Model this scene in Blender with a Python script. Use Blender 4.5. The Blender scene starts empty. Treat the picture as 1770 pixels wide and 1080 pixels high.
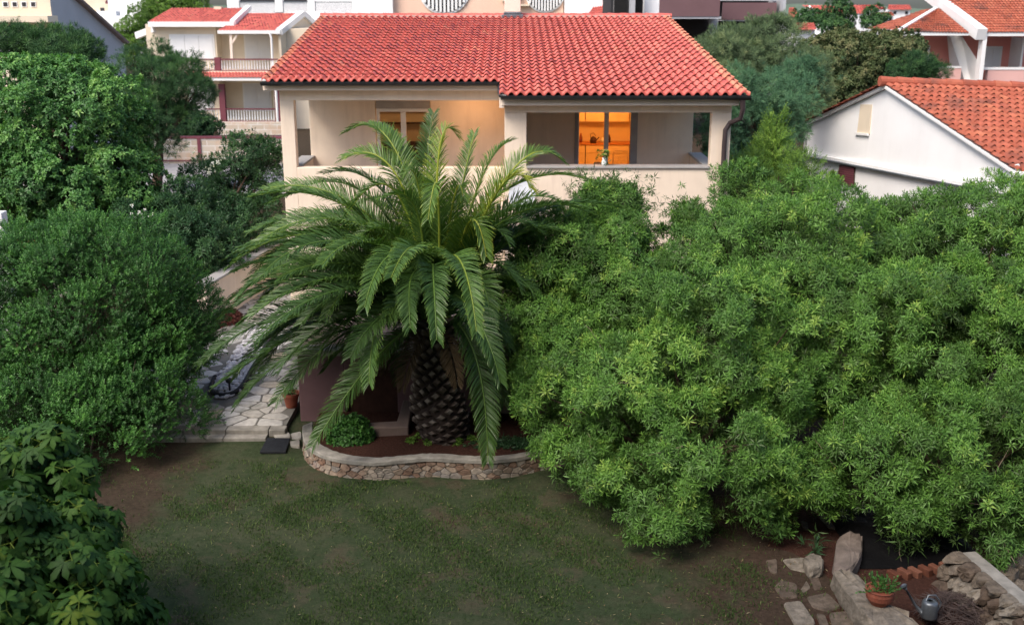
import bpy, math, random
import numpy as np
R = math.radians
random.seed(7)
rng = np.random.default_rng(11)
SC = bpy.context.scene
COL = SC.collection

# ------------------------------------------------------------------ camera, sky, sun, exposure
CAM_H, PITCH, FPX = 7.65, R(15.6), 1900.0
cam_d = bpy.data.cameras.new("camera")
cam = bpy.data.objects.new("camera", cam_d)
COL.objects.link(cam)
cam.location = (0, 0, CAM_H)
cam.rotation_euler = (R(90) - PITCH, 0, 0)
cam_d.sensor_width = 36
cam_d.lens = 36 * FPX / 1770
cam_d.clip_end = 3000
cam_d.clip_start = 0.1
cam_d.dof.use_dof = True
cam_d.dof.focus_distance = 19.5
cam_d.dof.aperture_fstop = 1.4
SC.camera = cam

SUN_DIR = (-0.42, -0.50, 0.78)          # towards the sun
w = bpy.data.worlds.new("World")
SC.world = w
w.use_nodes = True
nt = w.node_tree
sky = nt.nodes.new("ShaderNodeTexSky")
sky.sky_type = 'NISHITA'
sky.sun_disc = False
_h = math.hypot(SUN_DIR[0], SUN_DIR[1])
sky.sun_elevation = math.atan2(SUN_DIR[2], _h)
sky.sun_rotation = math.atan2(SUN_DIR[0], SUN_DIR[1])
sky.air_density = 1.0
sky.dust_density = 3.0
sky.ozone_density = 1.0
nt.nodes["Background"].inputs[1].default_value = 0.15
nt.links.new(sky.outputs[0], nt.nodes["Background"].inputs[0])
sun_d = bpy.data.lights.new("sun", 'SUN')
sun_d.energy = 2.0
sun_d.angle = R(28)
sun_d.color = (1.0, 0.90, 0.80)
sun = bpy.data.objects.new("sun", sun_d)
COL.objects.link(sun)
from mathutils import Vector, Matrix
sun.rotation_euler = Vector(SUN_DIR).to_track_quat('Z', 'Y').to_euler()
SC.view_settings.view_transform = 'Standard'
SC.view_settings.look = 'None'
SC.view_settings.exposure = 0.70
SC.cycles.max_bounces = 6
SC.cycles.diffuse_bounces = 3
SC.cycles.glossy_bounces = 3
SC.cycles.transmission_bounces = 5
SC.cycles.transparent_max_bounces = 6
SC.cycles.sample_clamp_indirect = 4

# ------------------------------------------------------------------ measuring helpers
def ray(px, py):
    cx, cy = (px - 885) / FPX, (540 - py) / FPX
    return np.array([cx, math.cos(PITCH) + cy * math.sin(PITCH), -math.sin(PITCH) + cy * math.cos(PITCH)])
def P(px, py, Y):
    r = ray(px, py)
    return np.array([0, 0, CAM_H]) + r * (Y / r[1])
def G(px, py, z=0.0):
    r = ray(px, py)
    return np.array([0, 0, CAM_H]) + r * ((z - CAM_H) / r[2])

# ------------------------------------------------------------------ materials
MATS = {}
def newmat(name):
    m = bpy.data.materials.new(name)
    m.use_nodes = True
    MATS[name] = m
    return m, m.node_tree, m.node_tree.nodes["Principled BSDF"]
def N(t, kind, **kw):
    n = t.nodes.new(kind)
    for k, v in kw.items():
        if k in n.inputs.keys():
            n.inputs[k].default_value = v
        else:
            setattr(n, k, v)
    return n
def ramp(t, fac, stops):
    r = t.nodes.new("ShaderNodeValToRGB")
    e = r.color_ramp.elements
    while len(e) < len(stops):
        e.new(0.5)
    for i, (p, c) in enumerate(stops):
        e[i].position = p
        e[i].color = (*c, 1)
    t.links.new(fac, r.inputs[0])
    return r.outputs[0]
def mixc(t, fac, a, b, mode='MIX'):
    m = t.nodes.new("ShaderNodeMix")
    m.data_type = 'RGBA'
    m.blend_type = mode
    for sock, val in ((m.inputs[0], fac), (m.inputs[6], a), (m.inputs[7], b)):
        if isinstance(val, (int, float)):
            sock.default_value = val
        elif isinstance(val, tuple):
            sock.default_value = (*val, 1)
        else:
            t.links.new(val, sock)
    return m.outputs[2]
def coords(t, scale=(1, 1, 1)):
    g = t.nodes.new("ShaderNodeNewGeometry")
    mp = t.nodes.new("ShaderNodeMapping")
    mp.inputs['Scale'].default_value = scale
    t.links.new(g.outputs['Position'], mp.inputs[0])
    return mp.outputs[0]
def noise(t, vec, scale, detail=4, rough=0.55):
    n = N(t, "ShaderNodeTexNoise", Scale=scale, Detail=detail, Roughness=rough)
    t.links.new(vec, n.inputs['Vector'])
    return n.outputs[0]
def bump(t, bsdf, h, strength=0.3, dist=0.02):
    b = N(t, "ShaderNodeBump", Strength=strength, Distance=dist)
    t.links.new(h, b.inputs['Height'])
    t.links.new(b.outputs[0], bsdf.inputs['Normal'])

def plain(name, c, rough=0.6, var=0.12, scale=3.0, bmp=0.15, metal=0.0, spec=0.3, streak=0.0, stain=(0.2, 0.16, 0.12)):
    m, t, b = newmat(name)
    v = coords(t)
    n1 = noise(t, v, scale, 6)
    lo = tuple(x * (1 - var) for x in c)
    hi = tuple(min(1, x * (1 + var)) for x in c)
    col = ramp(t, n1, [(0.3, lo), (0.7, hi)])
    if streak:
        vs = coords(t, (2.2, 2.2, 0.22))
        s = noise(t, vs, 1.6, 5, 0.65)
        f = ramp(t, s, [(0.5, (0, 0, 0)), (0.78, (streak, streak, streak))])
        col = mixc(t, f, col, stain)
    t.links.new(col, b.inputs['Base Color'])
    b.inputs['Roughness'].default_value = rough
    b.inputs['Metallic'].default_value = metal
    b.inputs['Specular IOR Level'].default_value = spec
    if bmp:
        bump(t, b, noise(t, v, 60, 3), bmp, 0.01)
    return m

def tinted(name, stops, rough=0.75, nscale=8, nvar=0.25, bmp=0.3, bscale=40, spec=0.2, extra=None):
    """colour from the per-piece 'tint' attribute, broken up by noise"""
    m, t, b = newmat(name)
    a = t.nodes.new("ShaderNodeAttribute")
    a.attribute_name = 'tint'
    col = ramp(t, a.outputs['Fac'], stops)
    v = coords(t)
    n1 = noise(t, v, nscale, 5, 0.6)
    d = ramp(t, n1, [(0.3, (1 - nvar,) * 3), (0.7, (1.0,) * 3)])
    col = mixc(t, 1.0, col, d, 'MULTIPLY')
    if extra:
        n2 = noise(t, v, extra[1], 5, 0.65)
        f = ramp(t, n2, [(extra[2], (0, 0, 0)), (extra[2] + 0.15, (extra[3],) * 3)])
        col = mixc(t, f, col, extra[0])
    t.links.new(col, b.inputs['Base Color'])
    b.inputs['Roughness'].default_value = rough
    b.inputs['Specular IOR Level'].default_value = spec
    if bmp:
        bump(t, b, noise(t, v, bscale, 4), bmp, 0.02)
    return m

def leafmat(name, stops, rough=0.45, trans=0.25, spec=0.35):
    m, t, b = newmat(name)
    a = t.nodes.new("ShaderNodeAttribute")
    a.attribute_name = 'tint'
    col = ramp(t, a.outputs['Fac'], stops)
    t.links.new(col, b.inputs['Base Color'])
    b.inputs['Roughness'].default_value = rough
    b.inputs['Specular IOR Level'].default_value = spec
    tr = t.nodes.new("ShaderNodeBsdfTranslucent")
    bright = mixc(t, 1.0, col, (1.3, 1.5, 0.7), 'MULTIPLY')
    t.links.new(bright, tr.inputs[0])
    mx = t.nodes.new("ShaderNodeMixShader")
    mx.inputs[0].default_value = trans
    t.links.new(b.outputs[0], mx.inputs[1])
    t.links.new(tr.outputs[0], mx.inputs[2])
    t.links.new(mx.outputs[0], t.nodes["Material Output"].inputs[0])
    return m

def emis(name, c, s):
    m, t, b = newmat(name)
    b.inputs['Base Color'].default_value = (*c, 1)
    b.inputs['Emission Color'].default_value = (*c, 1)
    b.inputs['Emission Strength'].default_value = s
    return m
def glassmat(name, tint=(0.9, 0.95, 0.95), alpha=0.15):
    m, t, b = newmat(name)
    b.inputs['Base Color'].default_value = (*tint, 1)
    b.inputs['Roughness'].default_value = 0.03
    tr = t.nodes.new("ShaderNodeBsdfTransparent")
    mx = t.nodes.new("ShaderNodeMixShader")
    mx.inputs[0].default_value = alpha
    t.links.new(tr.outputs[0], mx.inputs[1])
    t.links.new(b.outputs[0], mx.inputs[2])
    t.links.new(mx.outputs[0], t.nodes["Material Output"].inputs[0])
    b.inputs['Base Color'].default_value = (0.02, 0.02, 0.02, 1)
    return m

plain("peach_plaster", (0.83, 0.70, 0.565), 0.85, 0.08, 1.2, 0.2, streak=0.35, stain=(0.44, 0.34, 0.27))
plain("peach_trim", (0.82, 0.70, 0.59), 0.8, 0.06, 2, 0.1)
plain("cream_plaster", (0.72, 0.62, 0.48), 0.85, 0.06, 0.8, 0.15, streak=0.12, stain=(0.45, 0.40, 0.33))
plain("white_plaster", (0.88, 0.88, 0.88), 0.85, 0.04, 0.8, 0.25, streak=0.08, stain=(0.48, 0.46, 0.42))
plain("grey_plaster", (0.42, 0.43, 0.46), 0.85, 0.06, 0.8, 0.2, streak=0.15, stain=(0.3, 0.3, 0.31))
plain("pale_pink_plaster", (0.70, 0.42, 0.38), 0.85, 0.06, 0.8, 0.15)
plain("salmon_plaster", (0.74, 0.30, 0.25), 0.85, 0.06, 0.8, 0.15)
plain("apricot_plaster", (0.80, 0.55, 0.42), 0.85, 0.05, 0.8, 0.15, streak=0.08)
plain("purple_plaster", (0.15, 0.088, 0.095), 0.9, 0.18, 1.5, 0.4, streak=0.4, stain=(0.05, 0.035, 0.035))
plain("maroon_paint", (0.17, 0.05, 0.065), 0.6, 0.1, 2, 0.05)
plain("plum_cladding", (0.15, 0.085, 0.092), 0.7, 0.08, 1, 0.05)
plain("dark_interior", (0.03, 0.03, 0.035), 0.8, 0.1, 1, 0)
plain("white_paint", (0.80, 0.80, 0.79), 0.45, 0.03, 2, 0)
plain("grey_sill", (0.36, 0.35, 0.34), 0.6, 0.1, 5, 0.1)
plain("concrete", (0.27, 0.255, 0.225), 0.9, 0.32, 5.5, 0.7, streak=0.5, stain=(0.13, 0.12, 0.10))
plain("terrace_concrete", (0.20, 0.15, 0.13), 0.9, 0.2, 2.5, 0.4, streak=0.3, stain=(0.1, 0.08, 0.07))
plain("black_metal", (0.025, 0.027, 0.03), 0.35, 0.2, 4, 0.05, spec=0.5)
plain("brown_metal", (0.055, 0.04, 0.042), 0.4, 0.2, 4, 0.05, spec=0.5)
plain("black_rubber", (0.018, 0.02, 0.024), 0.8, 0.3, 12, 0.5)
plain("dark_wood", (0.05, 0.022, 0.015), 0.6, 0.3, 8, 0.2)
plain("terracotta", (0.24, 0.07, 0.042), 0.75, 0.2, 9, 0.3, streak=0.3, stain=(0.25, 0.17, 0.13))
plain("bark", (0.075, 0.05, 0.035), 0.95, 0.4, 14, 0.8)
plain("grey_bark", (0.13, 0.11, 0.09), 0.95, 0.3, 14, 0.8)
plain("galvanised", (0.16, 0.18, 0.20), 0.4, 0.3, 7, 0.1, metal=0.6)
plain("shutter_white", (0.74, 0.75, 0.76), 0.6, 0.03, 2, 0)
plain("dish_grey", (0.55, 0.58, 0.62), 0.5, 0.05, 3, 0)
plain("rendered_rock", (0.16, 0.13, 0.11), 0.95, 0.35, 5, 0.9)
plain("kitchen_white", (0.8, 0.62, 0.40), 0.5, 0.03, 2, 0)
plain("kitchen_wood", (0.5, 0.2, 0.06), 0.5, 0.1, 5, 0)
plain("pale_twig", (0.22, 0.18, 0.13), 0.9, 0.3, 9, 0)
plain("cloth_red", (0.35, 0.03, 0.03), 0.7, 0.1, 4, 0)
plain("twig_brown", (0.075, 0.055, 0.05), 0.95, 0.4, 9, 0)
glassmat("glass")
glassmat("dark_glass", alpha=0.6)
emis("lamp_glass", (1.0, 0.72, 0.42), 6)
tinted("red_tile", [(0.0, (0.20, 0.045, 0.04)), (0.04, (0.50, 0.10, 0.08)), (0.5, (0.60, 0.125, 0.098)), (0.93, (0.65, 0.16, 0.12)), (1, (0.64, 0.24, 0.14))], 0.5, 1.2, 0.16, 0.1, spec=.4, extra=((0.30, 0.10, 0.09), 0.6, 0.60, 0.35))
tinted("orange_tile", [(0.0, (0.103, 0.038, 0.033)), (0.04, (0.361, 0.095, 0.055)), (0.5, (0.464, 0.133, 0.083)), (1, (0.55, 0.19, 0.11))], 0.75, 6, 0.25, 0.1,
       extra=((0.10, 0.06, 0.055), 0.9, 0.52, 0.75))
tinted("ridge_mortar", [(0, (0.5, 0.38, 0.33)), (1, (0.62, 0.50, 0.44))], 0.9, 6, 0.2, 0.1)
tinted("planter_stone", [(0.0, (0.22, 0.14, 0.10)), (0.35, (0.32, 0.25, 0.19)), (0.7, (0.38, 0.33, 0.27)), (1, (0.27, 0.25, 0.23))], 0.9, 9, 0.45, 0.8,
       extra=((0.24, 0.10, 0.06), 1.3, 0.56, 0.55))
tinted("paving_stone", [(0.0, (0.36, 0.33, 0.28)), (0.4, (0.48, 0.46, 0.42)), (0.8, (0.60, 0.59, 0.57)), (1, (0.50, 0.42, 0.30))], 0.85, 10, 0.35, 0.5,
       extra=((0.10, 0.11, 0.08), 1.6, 0.56, 0.7))
tinted("pebble", [(0, (0.42, 0.40, 0.42)), (1, (0.72, 0.70, 0.70))], 0.8, 20, 0.2, 0.2)
tinted("rubble", [(0.0, (0.11, 0.075, 0.055)), (0.5, (0.19, 0.155, 0.12)), (1, (0.30, 0.265, 0.215))], 0.95, 9, 0.6, 1.0, 25)
tinted("garden_brick", [(0.0, (0.14, 0.05, 0.03)), (1, (0.25, 0.11, 0.07))], 0.9, 9, 0.4, 0.6)
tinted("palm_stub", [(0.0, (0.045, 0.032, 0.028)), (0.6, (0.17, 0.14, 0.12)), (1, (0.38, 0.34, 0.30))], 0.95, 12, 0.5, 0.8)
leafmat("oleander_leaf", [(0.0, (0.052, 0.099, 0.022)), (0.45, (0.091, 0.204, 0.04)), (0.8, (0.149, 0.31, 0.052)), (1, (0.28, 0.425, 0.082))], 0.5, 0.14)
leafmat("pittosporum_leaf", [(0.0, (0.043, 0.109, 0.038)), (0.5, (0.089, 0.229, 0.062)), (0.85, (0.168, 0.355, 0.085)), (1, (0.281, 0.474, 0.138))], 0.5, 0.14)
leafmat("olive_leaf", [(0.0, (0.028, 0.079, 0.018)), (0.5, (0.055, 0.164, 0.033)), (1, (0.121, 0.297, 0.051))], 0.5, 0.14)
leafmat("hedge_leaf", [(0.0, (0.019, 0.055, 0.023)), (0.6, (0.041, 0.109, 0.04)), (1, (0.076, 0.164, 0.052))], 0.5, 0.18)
leafmat("fig_leaf", [(0.0, (0.02, 0.056, 0.012)), (0.5, (0.037, 0.096, 0.016)), (0.9, (0.064, 0.141, 0.022)), (1, (0.129, 0.192, 0.025))], 0.6, 0.2, 0.2)
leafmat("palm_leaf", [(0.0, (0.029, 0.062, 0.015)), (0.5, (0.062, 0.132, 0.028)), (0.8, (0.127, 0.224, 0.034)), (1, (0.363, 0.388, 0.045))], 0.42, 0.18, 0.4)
leafmat("pine_needle", [(0.0, (0.061, 0.095, 0.048)), (0.6, (0.147, 0.224, 0.103)), (1, (0.276, 0.328, 0.155))], 0.7, 0.1)
leafmat("blue_needle", [(0.0, (0.051, 0.123, 0.066)), (0.6, (0.103, 0.229, 0.119)), (1, (0.188, 0.344, 0.166))], 0.7, 0.1)
leafmat("brown_green_leaf", [(0.0, (0.044, 0.077, 0.028)), (0.5, (0.095, 0.131, 0.049)), (1, (0.189, 0.185, 0.084))], 0.7, 0.1)
leafmat("dark_needle", [(0.0, (0.019, 0.054, 0.022)), (0.6, (0.043, 0.116, 0.039)), (1, (0.092, 0.2, 0.056))], 0.6, 0.1)
leafmat("lime_leaf", [(0.0, (0.083, 0.164, 0.026)), (0.6, (0.164, 0.299, 0.045)), (1, (0.299, 0.448, 0.075))], 0.6, 0.2)
leafmat("grass_blade", [(0.0, (0.032, 0.068, 0.017)), (0.5, (0.064, 0.107, 0.029)), (1, (0.182, 0.203, 0.087))], 0.8, 0.2, 0.1)
leafmat("dead_palm_leaf", [(0, (0.05, 0.035, 0.02)), (0.6, (0.11, 0.08, 0.045)), (1, (0.22, 0.17, 0.10))], 0.8, 0.1, 0.1)
leafmat("dry_leaf", [(0, (0.10, 0.06, 0.03)), (0.6, (0.20, 0.15, 0.08)), (1, (0.34, 0.30, 0.18))], 0.8, 0.1, 0.1)
leafmat("white_petal", [(0, (0.75, 0.75, 0.72)), (1, (0.85, 0.85, 0.82))], 0.6, 0.3)
leafmat("red_leaf", [(0, (0.06, 0.012, 0.012)), (0.7, (0.11, 0.03, 0.02)), (1, (0.07, 0.07, 0.03))], 0.6, 0.2)
leafmat("yellow_petal", [(0, (0.7, 0.45, 0.05)), (1, (0.8, 0.65, 0.3))], 0.6, 0.2)

m, t, b = newmat("lawn_earth")
v = coords(t)
n1 = noise(t, v, 0.75, 9, 0.72)
n2 = noise(t, v, 14, 8, 0.75)
n3 = noise(t, v, 60, 4, 0.7)
c1 = ramp(t, n1, [(0.33, (0.070, 0.040, 0.030)), (0.42, (0.085, 0.080, 0.050)), (0.50, (0.034, 0.060, 0.024)), (0.60, (0.070, 0.080, 0.044)), (0.68, (0.030, 0.056, 0.022))])
c2 = ramp(t, n2, [(0.35, (0.020, 0.026, 0.014)), (0.68, (0.095, 0.100, 0.062))])
c = mixc(t, 0.35, c1, c2)
c3 = ramp(t, n3, [(0.3, (0.65,) * 3), (0.7, (1.25,) * 3)])
c = mixc(t, 1.0, c, c3, 'MULTIPLY')
t.links.new(c, b.inputs['Base Color'])
sx_n = t.nodes.new("ShaderNodeSeparateXYZ"); t.links.new(v, sx_n.inputs[0])
mr = N(t, "ShaderNodeMapRange"); mr.inputs[1].default_value = 1.2; mr.inputs[2].default_value = 5.6
t.links.new(sx_n.outputs[0], mr.inputs[0])
ad = N(t, "ShaderNodeMath", operation='ADD'); t.links.new(mr.outputs[0], ad.inputs[0]); t.links.new(noise(t, v, 1.3, 6, 0.65), ad.inputs[1])
bare = ramp(t, ad.outputs[0], [(.62, (0, 0, 0)), (.98, (.9,) * 3)])
soilc = ramp(t, n2, [(.3, (.032, .020, .015)), (.7, (.085, .056, .042))])
c = mixc(t, bare, c, soilc)
mr2 = N(t, "ShaderNodeMapRange"); mr2.inputs[1].default_value = -4.6; mr2.inputs[2].default_value = -7.2
t.links.new(sx_n.outputs[0], mr2.inputs[0])
ad2 = N(t, "ShaderNodeMath", operation='ADD'); t.links.new(mr2.outputs[0], ad2.inputs[0]); t.links.new(noise(t, v, 1.1, 6, 0.65), ad2.inputs[1])
bare2 = ramp(t, ad2.outputs[0], [(.75, (0, 0, 0)), (1.1, (.8,) * 3)])
c = mixc(t, bare2, c, soilc)
t.links.new(c, b.inputs['Base Color'])
b.inputs['Roughness'].default_value = 1
b.inputs['Specular IOR Level'].default_value = 0.05
bump(t, b, n3, 0.7, 0.03)
m, t, b = newmat("red_soil")
v = coords(t)
n1 = noise(t, v, 25, 6, 0.75)
c = ramp(t, n1, [(0.3, (0.035, 0.017, 0.013)), (0.6, (0.075, 0.036, 0.027)), (0.78, (0.14, 0.085, 0.065))])
t.links.new(c, b.inputs['Base Color'])
b.inputs['Roughness'].default_value = 1
b.inputs['Specular IOR Level'].default_value = 0.05
bump(t, b, n1, 0.9, 0.04)
plain("mortar", (0.14, 0.135, 0.12), 0.95, 0.25, 6, 0.7)
m, t, b = newmat("wall_ashlar")
v = coords(t, (1, 1, 1))
br = N(t, "ShaderNodeTexBrick", Scale=1.0)
br.inputs['Color1'].default_value = (0.62, 0.56, 0.48, 1)
br.inputs['Color2'].default_value = (0.50, 0.42, 0.33, 1)
br.inputs['Mortar'].default_value = (0.66, 0.63, 0.58, 1)
br.inputs['Brick Width'].default_value = 0.8
br.inputs['Row Height'].default_value = 0.3
br.inputs['Mortar Size'].default_value = 0.03
sw = t.nodes.new("ShaderNodeSeparateXYZ"); cb = t.nodes.new("ShaderNodeCombineXYZ")
t.links.new(v, sw.inputs[0]); t.links.new(sw.outputs[0], cb.inputs[0]); t.links.new(sw.outputs[2], cb.inputs[1])
t.links.new(cb.outputs[0], br.inputs[0])
n1 = noise(t, v, 1.2, 5, 0.6)
c = mixc(t, ramp(t, n1, [(0.5, (0, 0, 0)), (0.7, (0.6,) * 3)]), br.outputs[0], (0.55, 0.33, 0.20))
t.links.new(c, b.inputs['Base Color'])
b.inputs['Roughness'].default_value = 0.9
m, t, b = newmat("tarpaulin_black")
b.inputs['Base Color'].default_value = (0.003, 0.003, 0.0035, 1)
b.inputs['Specular IOR Level'].default_value = 0.15
b.inputs['Roughness'].default_value = 0.8
bump(t, b, noise(t, coords(t), 7, 5), 0.6, 0.05)

# ------------------------------------------------------------------ mesh helpers
def tag(o, label=None, cat=None, group=None, kind=None):
    if label: o['label'] = label
    if cat: o['category'] = cat
    if group: o['group'] = group
    if kind: o['kind'] = kind
    return o
def thing(name, loc, label, cat, group=None):
    o = bpy.data.objects.new(name, None)
    o.empty_display_size = 0.2
    COL.objects.link(o)
    o.location = tuple(loc)
    return tag(o, label, cat, group)

def link_mesh(name, me, mat, parent=None, origin=None):
    o = bpy.data.objects.new(name, me)
    COL.objects.link(o)
    me.materials.append(MATS[mat])
    off = None
    if parent is not None:
        o.parent = parent
        off = world_loc(parent)
    elif origin is not None:
        off = Vector(tuple(origin))
        o.location = off
    if off is not None:
        me.transform(Matrix.Translation(-off))
    return o
def world_loc(o):
    l = Vector(o.location)
    while o.parent is not None:
        o = o.parent
        l = l + Vector(o.location)
    return l

class MB:
    def __init__(s):
        s.v, s.f, s.t = [], [], []
        s.tint = 0.5
    def add(s, vs, fs, tint=None):
        o = len(s.v)
        s.v += [tuple(map(float, p)) for p in vs]
        s.f += [tuple(i + o for i in f) for f in fs]
        s.t += [s.tint if tint is None else tint] * len(vs)
        return s
    def box(s, a, b, tint=None):
        x0, y0, z0 = a; x1, y1, z1 = b
        vs = [(x0, y0, z0), (x1, y0, z0), (x1, y1, z0), (x0, y1, z0), (x0, y0, z1), (x1, y0, z1), (x1, y1, z1), (x0, y1, z1)]
        return s.add(vs, [(3, 2, 1, 0), (4, 5, 6, 7), (0, 1, 5, 4), (1, 2, 6, 5), (2, 3, 7, 6), (3, 0, 4, 7)], tint)
    def hexa(s, bot, top, tint=None):
        n = len(bot)
        fs = [tuple(reversed(range(n))), tuple(range(n, 2 * n))]
        fs += [(i, (i + 1) % n, n + (i + 1) % n, n + i) for i in range(n)]
        return s.add(list(bot) + list(top), fs, tint)
    def prism(s, poly, z0, z1, tint=None):
        return s.hexa([(p[0], p[1], z0) for p in poly], [(p[0], p[1], z1) for p in poly], tint)
    def extr(s, poly, d, tint=None):
        d = np.array(d, float)
        return s.hexa([np.array(p, float) for p in poly], [np.array(p, float) + d for p in poly], tint)
    def tube(s, pts, rad, n=8, tint=None, cap=True):
        pts = [np.array(p, float) for p in pts]
        if not hasattr(rad, '__len__'): rad = [rad] * len(pts)
        vs, fs = [], []
        up = None
        for i, p in enumerate(pts):
            d = pts[min(i + 1, len(pts) - 1)] - pts[max(i - 1, 0)]
            d /= np.linalg.norm(d) + 1e-9
            if up is None:
                up = np.array([0, 0, 1.0]) if abs(d[2]) < 0.9 else np.array([1.0, 0, 0])
            a = np.cross(d, up); a /= np.linalg.norm(a) + 1e-9
            bb = np.cross(a, d); up = bb
            for k in range(n):
                th = 2 * math.pi * k / n
                vs.append(p + rad[i] * (math.cos(th) * a + math.sin(th) * bb))
        for i in range(len(pts) - 1):
            for k in range(n):
                k2 = (k + 1) % n
                fs.append((i * n + k, i * n + k2, (i + 1) * n + k2, (i + 1) * n + k))
        if cap:
            fs.append(tuple(range(n)))
            fs.append(tuple(reversed(range((len(pts) - 1) * n, len(pts) * n))))
        return s.add(vs, fs, tint)
    def bar(s, a, b, w, h=None, tint=None):
        """rectangular bar from a to b"""
        a, b = np.array(a, float), np.array(b, float)
        h = w if h is None else h
        d = (b - a) / (np.linalg.norm(b - a) + 1e-9)
        up = np.array([0, 0, 1.0]) if abs(d[2]) < 0.95 else np.array([0, 1.0, 0])
        x = np.cross(d, up); x /= np.linalg.norm(x)
        y = np.cross(x, d)
        q = [(-1, -1), (1, -1), (1, 1), (-1, 1)]
        return s.hexa([a + x * w / 2 * i + y * h / 2 * j for i, j in q], [b + x * w / 2 * i + y * h / 2 * j for i, j in q], tint)
    def lathe(s, c, prof, n=24, tint=None):
        vs, fs = [], []
        for r, z in prof:
            for k in range(n):
                th = 2 * math.pi * k / n
                vs.append((c[0] + r * math.cos(th), c[1] + r * math.sin(th), c[2] + z))
        for i in range(len(prof) - 1):
            for k in range(n):
                k2 = (k + 1) % n
                fs.append((i * n + k, i * n + k2, (i + 1) * n + k2, (i + 1) * n + k))
        return s.add(vs, fs, tint)
    def build(s, name, mat, parent=None, smooth=False, bevel=0, origin=None, seg=2):
        me = bpy.data.meshes.new(name)
        me.from_pydata(s.v, [], s.f)
        at = me.attributes.new('tint', 'FLOAT', 'POINT')
        at.data.foreach_set('value', np.array(s.t, dtype=np.float32))
        if smooth:
            me.polygons.foreach_set('use_smooth', [True] * len(me.polygons))
        me.update()
        o = link_mesh(name, me, mat, parent, origin)
        if bevel:
            m = o.modifiers.new('bevel', 'BEVEL'); m.width = bevel; m.segments = seg
            m.limit_method = 'ANGLE'
        return o

def quads_mesh(name, V, F, tint, mat, parent=None, smooth=False, origin=None):
    me = bpy.data.meshes.new(name)
    nv, nf = len(V), len(F)
    me.vertices.add(nv); me.loops.add(nf * 4); me.polygons.add(nf)
    me.vertices.foreach_set('co', np.ascontiguousarray(V, dtype=np.float32).ravel())
    me.loops.foreach_set('vertex_index', np.ascontiguousarray(F, dtype=np.int32).ravel())
    me.polygons.foreach_set('loop_start', np.arange(0, nf * 4, 4, dtype=np.int32))
    me.polygons.foreach_set('loop_total', np.full(nf, 4, dtype=np.int32))
    if smooth:
        me.polygons.foreach_set('use_smooth', np.ones(nf, dtype=bool))
    at = me.attributes.new('tint', 'FLOAT', 'POINT')
    at.data.foreach_set('value', np.ascontiguousarray(np.clip(tint, 0, 1), dtype=np.float32))
    me.update(calc_edges=True)
    return link_mesh(name, me, mat, parent, origin)

def nrm(a):
    return a / (np.linalg.norm(a, axis=-1, keepdims=True) + 1e-9)
def frames(axis, spin=None):
    """rotation matrices whose z column is axis"""
    n = len(axis)
    z = nrm(axis)
    h = rng.normal(size=(n, 3))
    x = nrm(np.cross(h, z))
    y = np.cross(z, x)
    return np.stack([x, y, z], axis=2)

# leaf templates: (V, F, dt)
def leaf_quad(L, W, az, el, droop=0.15, off=0.0, fold=0.0, h0=0.0):
    d = np.array([math.cos(az) * math.cos(el), math.sin(az) * math.cos(el), math.sin(el)])
    s = np.array([-math.sin(az), math.cos(az), 0])
    up = np.cross(s, -d) if False else np.cross(d, s)
    b = d * off + np.array([0, 0, h0])
    mid = b + d * L * 0.45
    tip = b + d * L + np.array([0, 0, -droop * L])
    return [b, mid + s * W / 2 + up * fold, tip, mid - s * W / 2 + up * fold]
def rosette(n, L, W, elo, ehi, droop, seed, stem=0.0):
    r = random.Random(seed)
    V, F, T = [], [], []
    for i in range(n):
        f = i / max(1, n - 1)
        el = R(elo + (ehi - elo) * f + r.uniform(-10, 10))
        q = leaf_quad(L * r.uniform(0.75, 1.15), W * r.uniform(0.8, 1.2), i * 2.4 + r.uniform(-.3, .3), el, droop * r.uniform(0.3, 1.8), 0.01, h0=stem * (f - 0.5), fold=W * .15)
        F.append([len(V) + k for k in range(4)])
        V += q
        T += [0.12 * (f - 0.4) + r.uniform(-.08, .08)] * 4
    return np.array(V), np.array(F), np.array(T)
def sprig(n, L, leafL, leafW, seed, el=45, curve=0.1):
    r = random.Random(seed)
    V, F, T = [], [], []
    for i in range(n):
        f = (i + 0.5) / n
        z = L * f
        q = leaf_quad(leafL * r.uniform(0.7, 1.15) * (1.1 - 0.4 * f), leafW * r.uniform(.8, 1.2), i * 2.4 + r.uniform(-.5, .5), R(el + r.uniform(-20, 20)), r.uniform(-.05, .25), 0, h0=z)
        c = np.array([curve * f * f * L, 0, 0])
        F.append([len(V) + k for k in range(4)])
        V += [p + c for p in q]
        T += [r.uniform(-.12, .12) + 0.1 * f] * 4
    # the twig itself
    F.append([len(V) + k for k in range(4)])
    V += [np.array([-.002, 0, 0]), np.array([.002, 0, 0]), np.array([curve * L + .002, 0, L]), np.array([curve * L - .002, 0, L])]
    T += [0.3] * 4
    return np.array(V), np.array(F), np.array(T)

def instance(templates, pos, rot, scale, tint):
    n = len(pos)
    which = rng.integers(0, len(templates), n)
    Vs, Fs, Ts, o = [], [], [], 0
    for k, (tv, tf, tt) in enumerate(templates):
        idx = np.nonzero(which == k)[0]
        if not len(idx): continue
        V = np.einsum('nij,vj->nvi', rot[idx], tv) * scale[idx][:, None, None] + pos[idx][:, None, :]
        F = tf[None] + (np.arange(len(idx)) * len(tv))[:, None, None] + o
        T = tint[idx][:, None] + tt[None]
        Vs.append(V.reshape(-1, 3)); Fs.append(F.reshape(-1, 4)); Ts.append(T.ravel())
        o += len(idx) * len(tv)
    return np.concatenate(Vs), np.concatenate(Fs), np.concatenate(Ts)

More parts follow.
